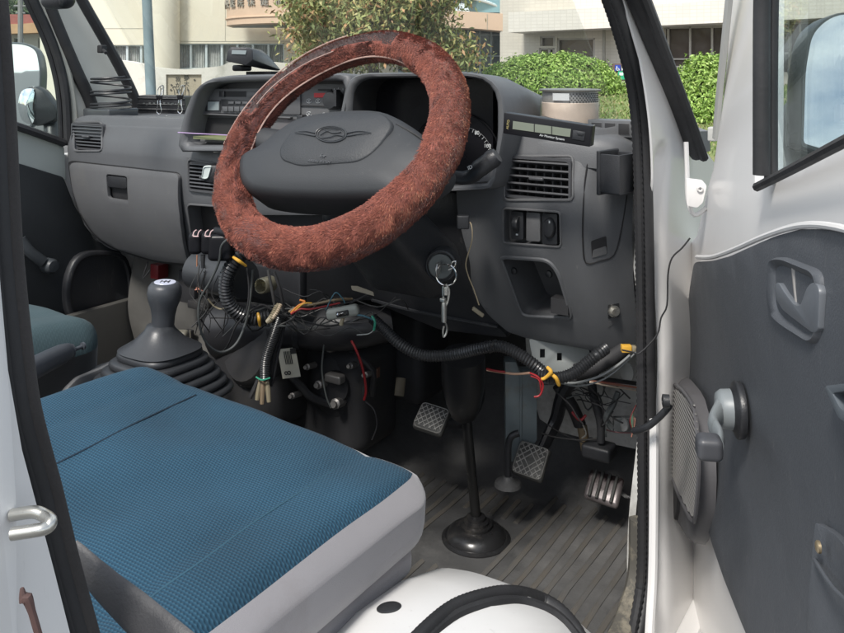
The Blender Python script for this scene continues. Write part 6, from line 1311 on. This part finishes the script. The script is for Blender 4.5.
# --- tree with turning leaves
def tree(nm, base, trunk_h, crown, n, lab, size, cols, wts):
    e = T(empty(nm, base), lab, 'tree'); m = MB(); top_ = base+V3((0, 0, trunk_h)); tips = []
    m.tube([base-V3((0, 0, .1)), base+V3((.03, 0, trunk_h*.5)), top_], [.16, .12, .09], 10, False, 3)
    r = random.Random(5)
    for k in range(16):
        a = k*2.4; L = r.uniform(.6, 1.0); el = r.uniform(.1, 1.0); d = CR*math.cos(a)*math.cos(el)+CF*math.sin(a)*math.cos(el)+CU*math.sin(el)*.8; st_ = base+V3((0, 0, trunk_h*(.6+.4*r.random()))); en = st_+V3((d.x*crown[0]*L, d.y*crown[0]*L, d.z*crown[1]*L)); md = (st_+en)/2+CU*.25
        m.tube([st_, md, en], [.055, .03, .008], 7, False, 4); tips.append((md, en))
        for j in range(4):
            a2 = r.uniform(0, 6.3); s0 = md.lerp(en, r.random()); e2 = s0+V3((math.cos(a2)*.8, math.sin(a2)*.8, r.uniform(-.3, .6)))*(crown[0]/2.6); m.tube([s0, (s0+e2)/2+CU*.08, e2], [.018, .010, .004], 5, False, 2); tips.append((s0, e2))
    m.build('trunk', M(nm+'_bark', (.13, .11, .09), .85, bump=.6, bscale=60), e)
    P_ = []
    while len(P_) < n:
        s, t = tips[r.randrange(len(tips))]; p = s.lerp(t, r.random()**.6); g = .26*crown[0]/2.6; P_.append((p.x+r.gauss(0, g), p.y+r.gauss(0, g), p.z+r.gauss(0, g)-.08))
    v_, f_ = leaves(np.array(P_), np.tile([0., -.6, .5], (n, 1)), size, .34, .9, droop=1.2); raw('crown', v_, f_, leafmats(nm, cols), e, mi=rng.choice(len(cols), len(f_), p=wts)); return e
tb = P(372, 65, 16.5); tb.z = 0
tree('autumn_tree', tb, 2.3, (2.15, 1.75), 60000, 'small tree with drooping green and yellowing leaves in front of the cream building', .062, [(.20, .24, .08), (.32, .34, .12), (.45, .40, .16), (.52, .29, .14)], [.27, .33, .26, .14])
tb2 = V3((4.5, -14, 0)); tree('park_tree', tb2, 3.0, (2.4, 1.9), 9000, 'dark leafy tree mirrored in the driver side door mirror', .08, [(.04, .06, .02), (.07, .1, .03)], [.5, .5])
# ================================================================= light and camera
w = bpy.data.worlds.new('World'); sc.world = w; w.use_nodes = True; nt = w.node_tree; N = nt.nodes; L = nt.links; bg = N['Background']
SUN_EL, SUN_AZ = math.radians(50), math.radians(176)   # azimuth clockwise from +Y
sk = N.new('ShaderNodeTexSky'); sk.sky_type = 'NISHITA'; sk.sun_disc = False; sk.sun_elevation = SUN_EL; sk.sun_rotation = SUN_AZ; sk.air_density = 1.0; sk.dust_density = 1.5
tc = N.new('ShaderNodeTexCoord'); mp = N.new('ShaderNodeMapping'); mp.inputs['Scale'].default_value = (1, 1, 2.6); L.new(tc.outputs['Generated'], mp.inputs[0])
no = N.new('ShaderNodeTexNoise'); no.inputs['Scale'].default_value = 2.2; no.inputs['Detail'].default_value = 8; no.inputs['Roughness'].default_value = .58; L.new(mp.outputs[0], no.inputs['Vector'])
rp = N.new('ShaderNodeMapRange'); rp.inputs[1].default_value = .40; rp.inputs[2].default_value = .62; L.new(no.outputs[0], rp.inputs[0])
mx = N.new('ShaderNodeMix'); mx.data_type = 'RGBA'; L.new(rp.outputs[0], mx.inputs[0]); L.new(sk.outputs[0], mx.inputs[6]); mx.inputs[7].default_value = (9.5, 10, 10.2, 1); L.new(mx.outputs[2], bg.inputs[0]); bg.inputs[1].default_value = .10
sl = bpy.data.lights.new('sun', 'SUN'); sl.energy = 2.5; sl.angle = math.radians(10); sl.color = (1, .96, .9); so_ = bpy.data.objects.new('sun', sl); COL.objects.link(so_)
sd_ = V3((math.sin(SUN_AZ)*math.cos(SUN_EL), math.cos(SUN_AZ)*math.cos(SUN_EL), math.sin(SUN_EL))); so_.rotation_euler = sd_.to_track_quat('Z', 'Y').to_euler()
cam = bpy.data.cameras.new('camera'); co_ = bpy.data.objects.new('camera', cam); COL.objects.link(co_); sc.camera = co_
cam.sensor_fit = 'HORIZONTAL'; cam.sensor_width = 36; cam.lens = 36*FPX/844; cam.shift_y = -(316.5-HY)/844; cam.clip_start = .02; cam.clip_end = 1500
co_.location = CC; co_.rotation_euler = (math.radians(90), 0, PSI)
vs_ = sc.view_settings; vs_.view_transform = 'Standard'; vs_.look = 'None'; vs_.gamma = 1; vs_.exposure = .66; vs_.use_curve_mapping = False
sc.cycles.max_bounces = 8; sc.cycles.transparent_max_bounces = 12; sc.cycles.use_denoising = True
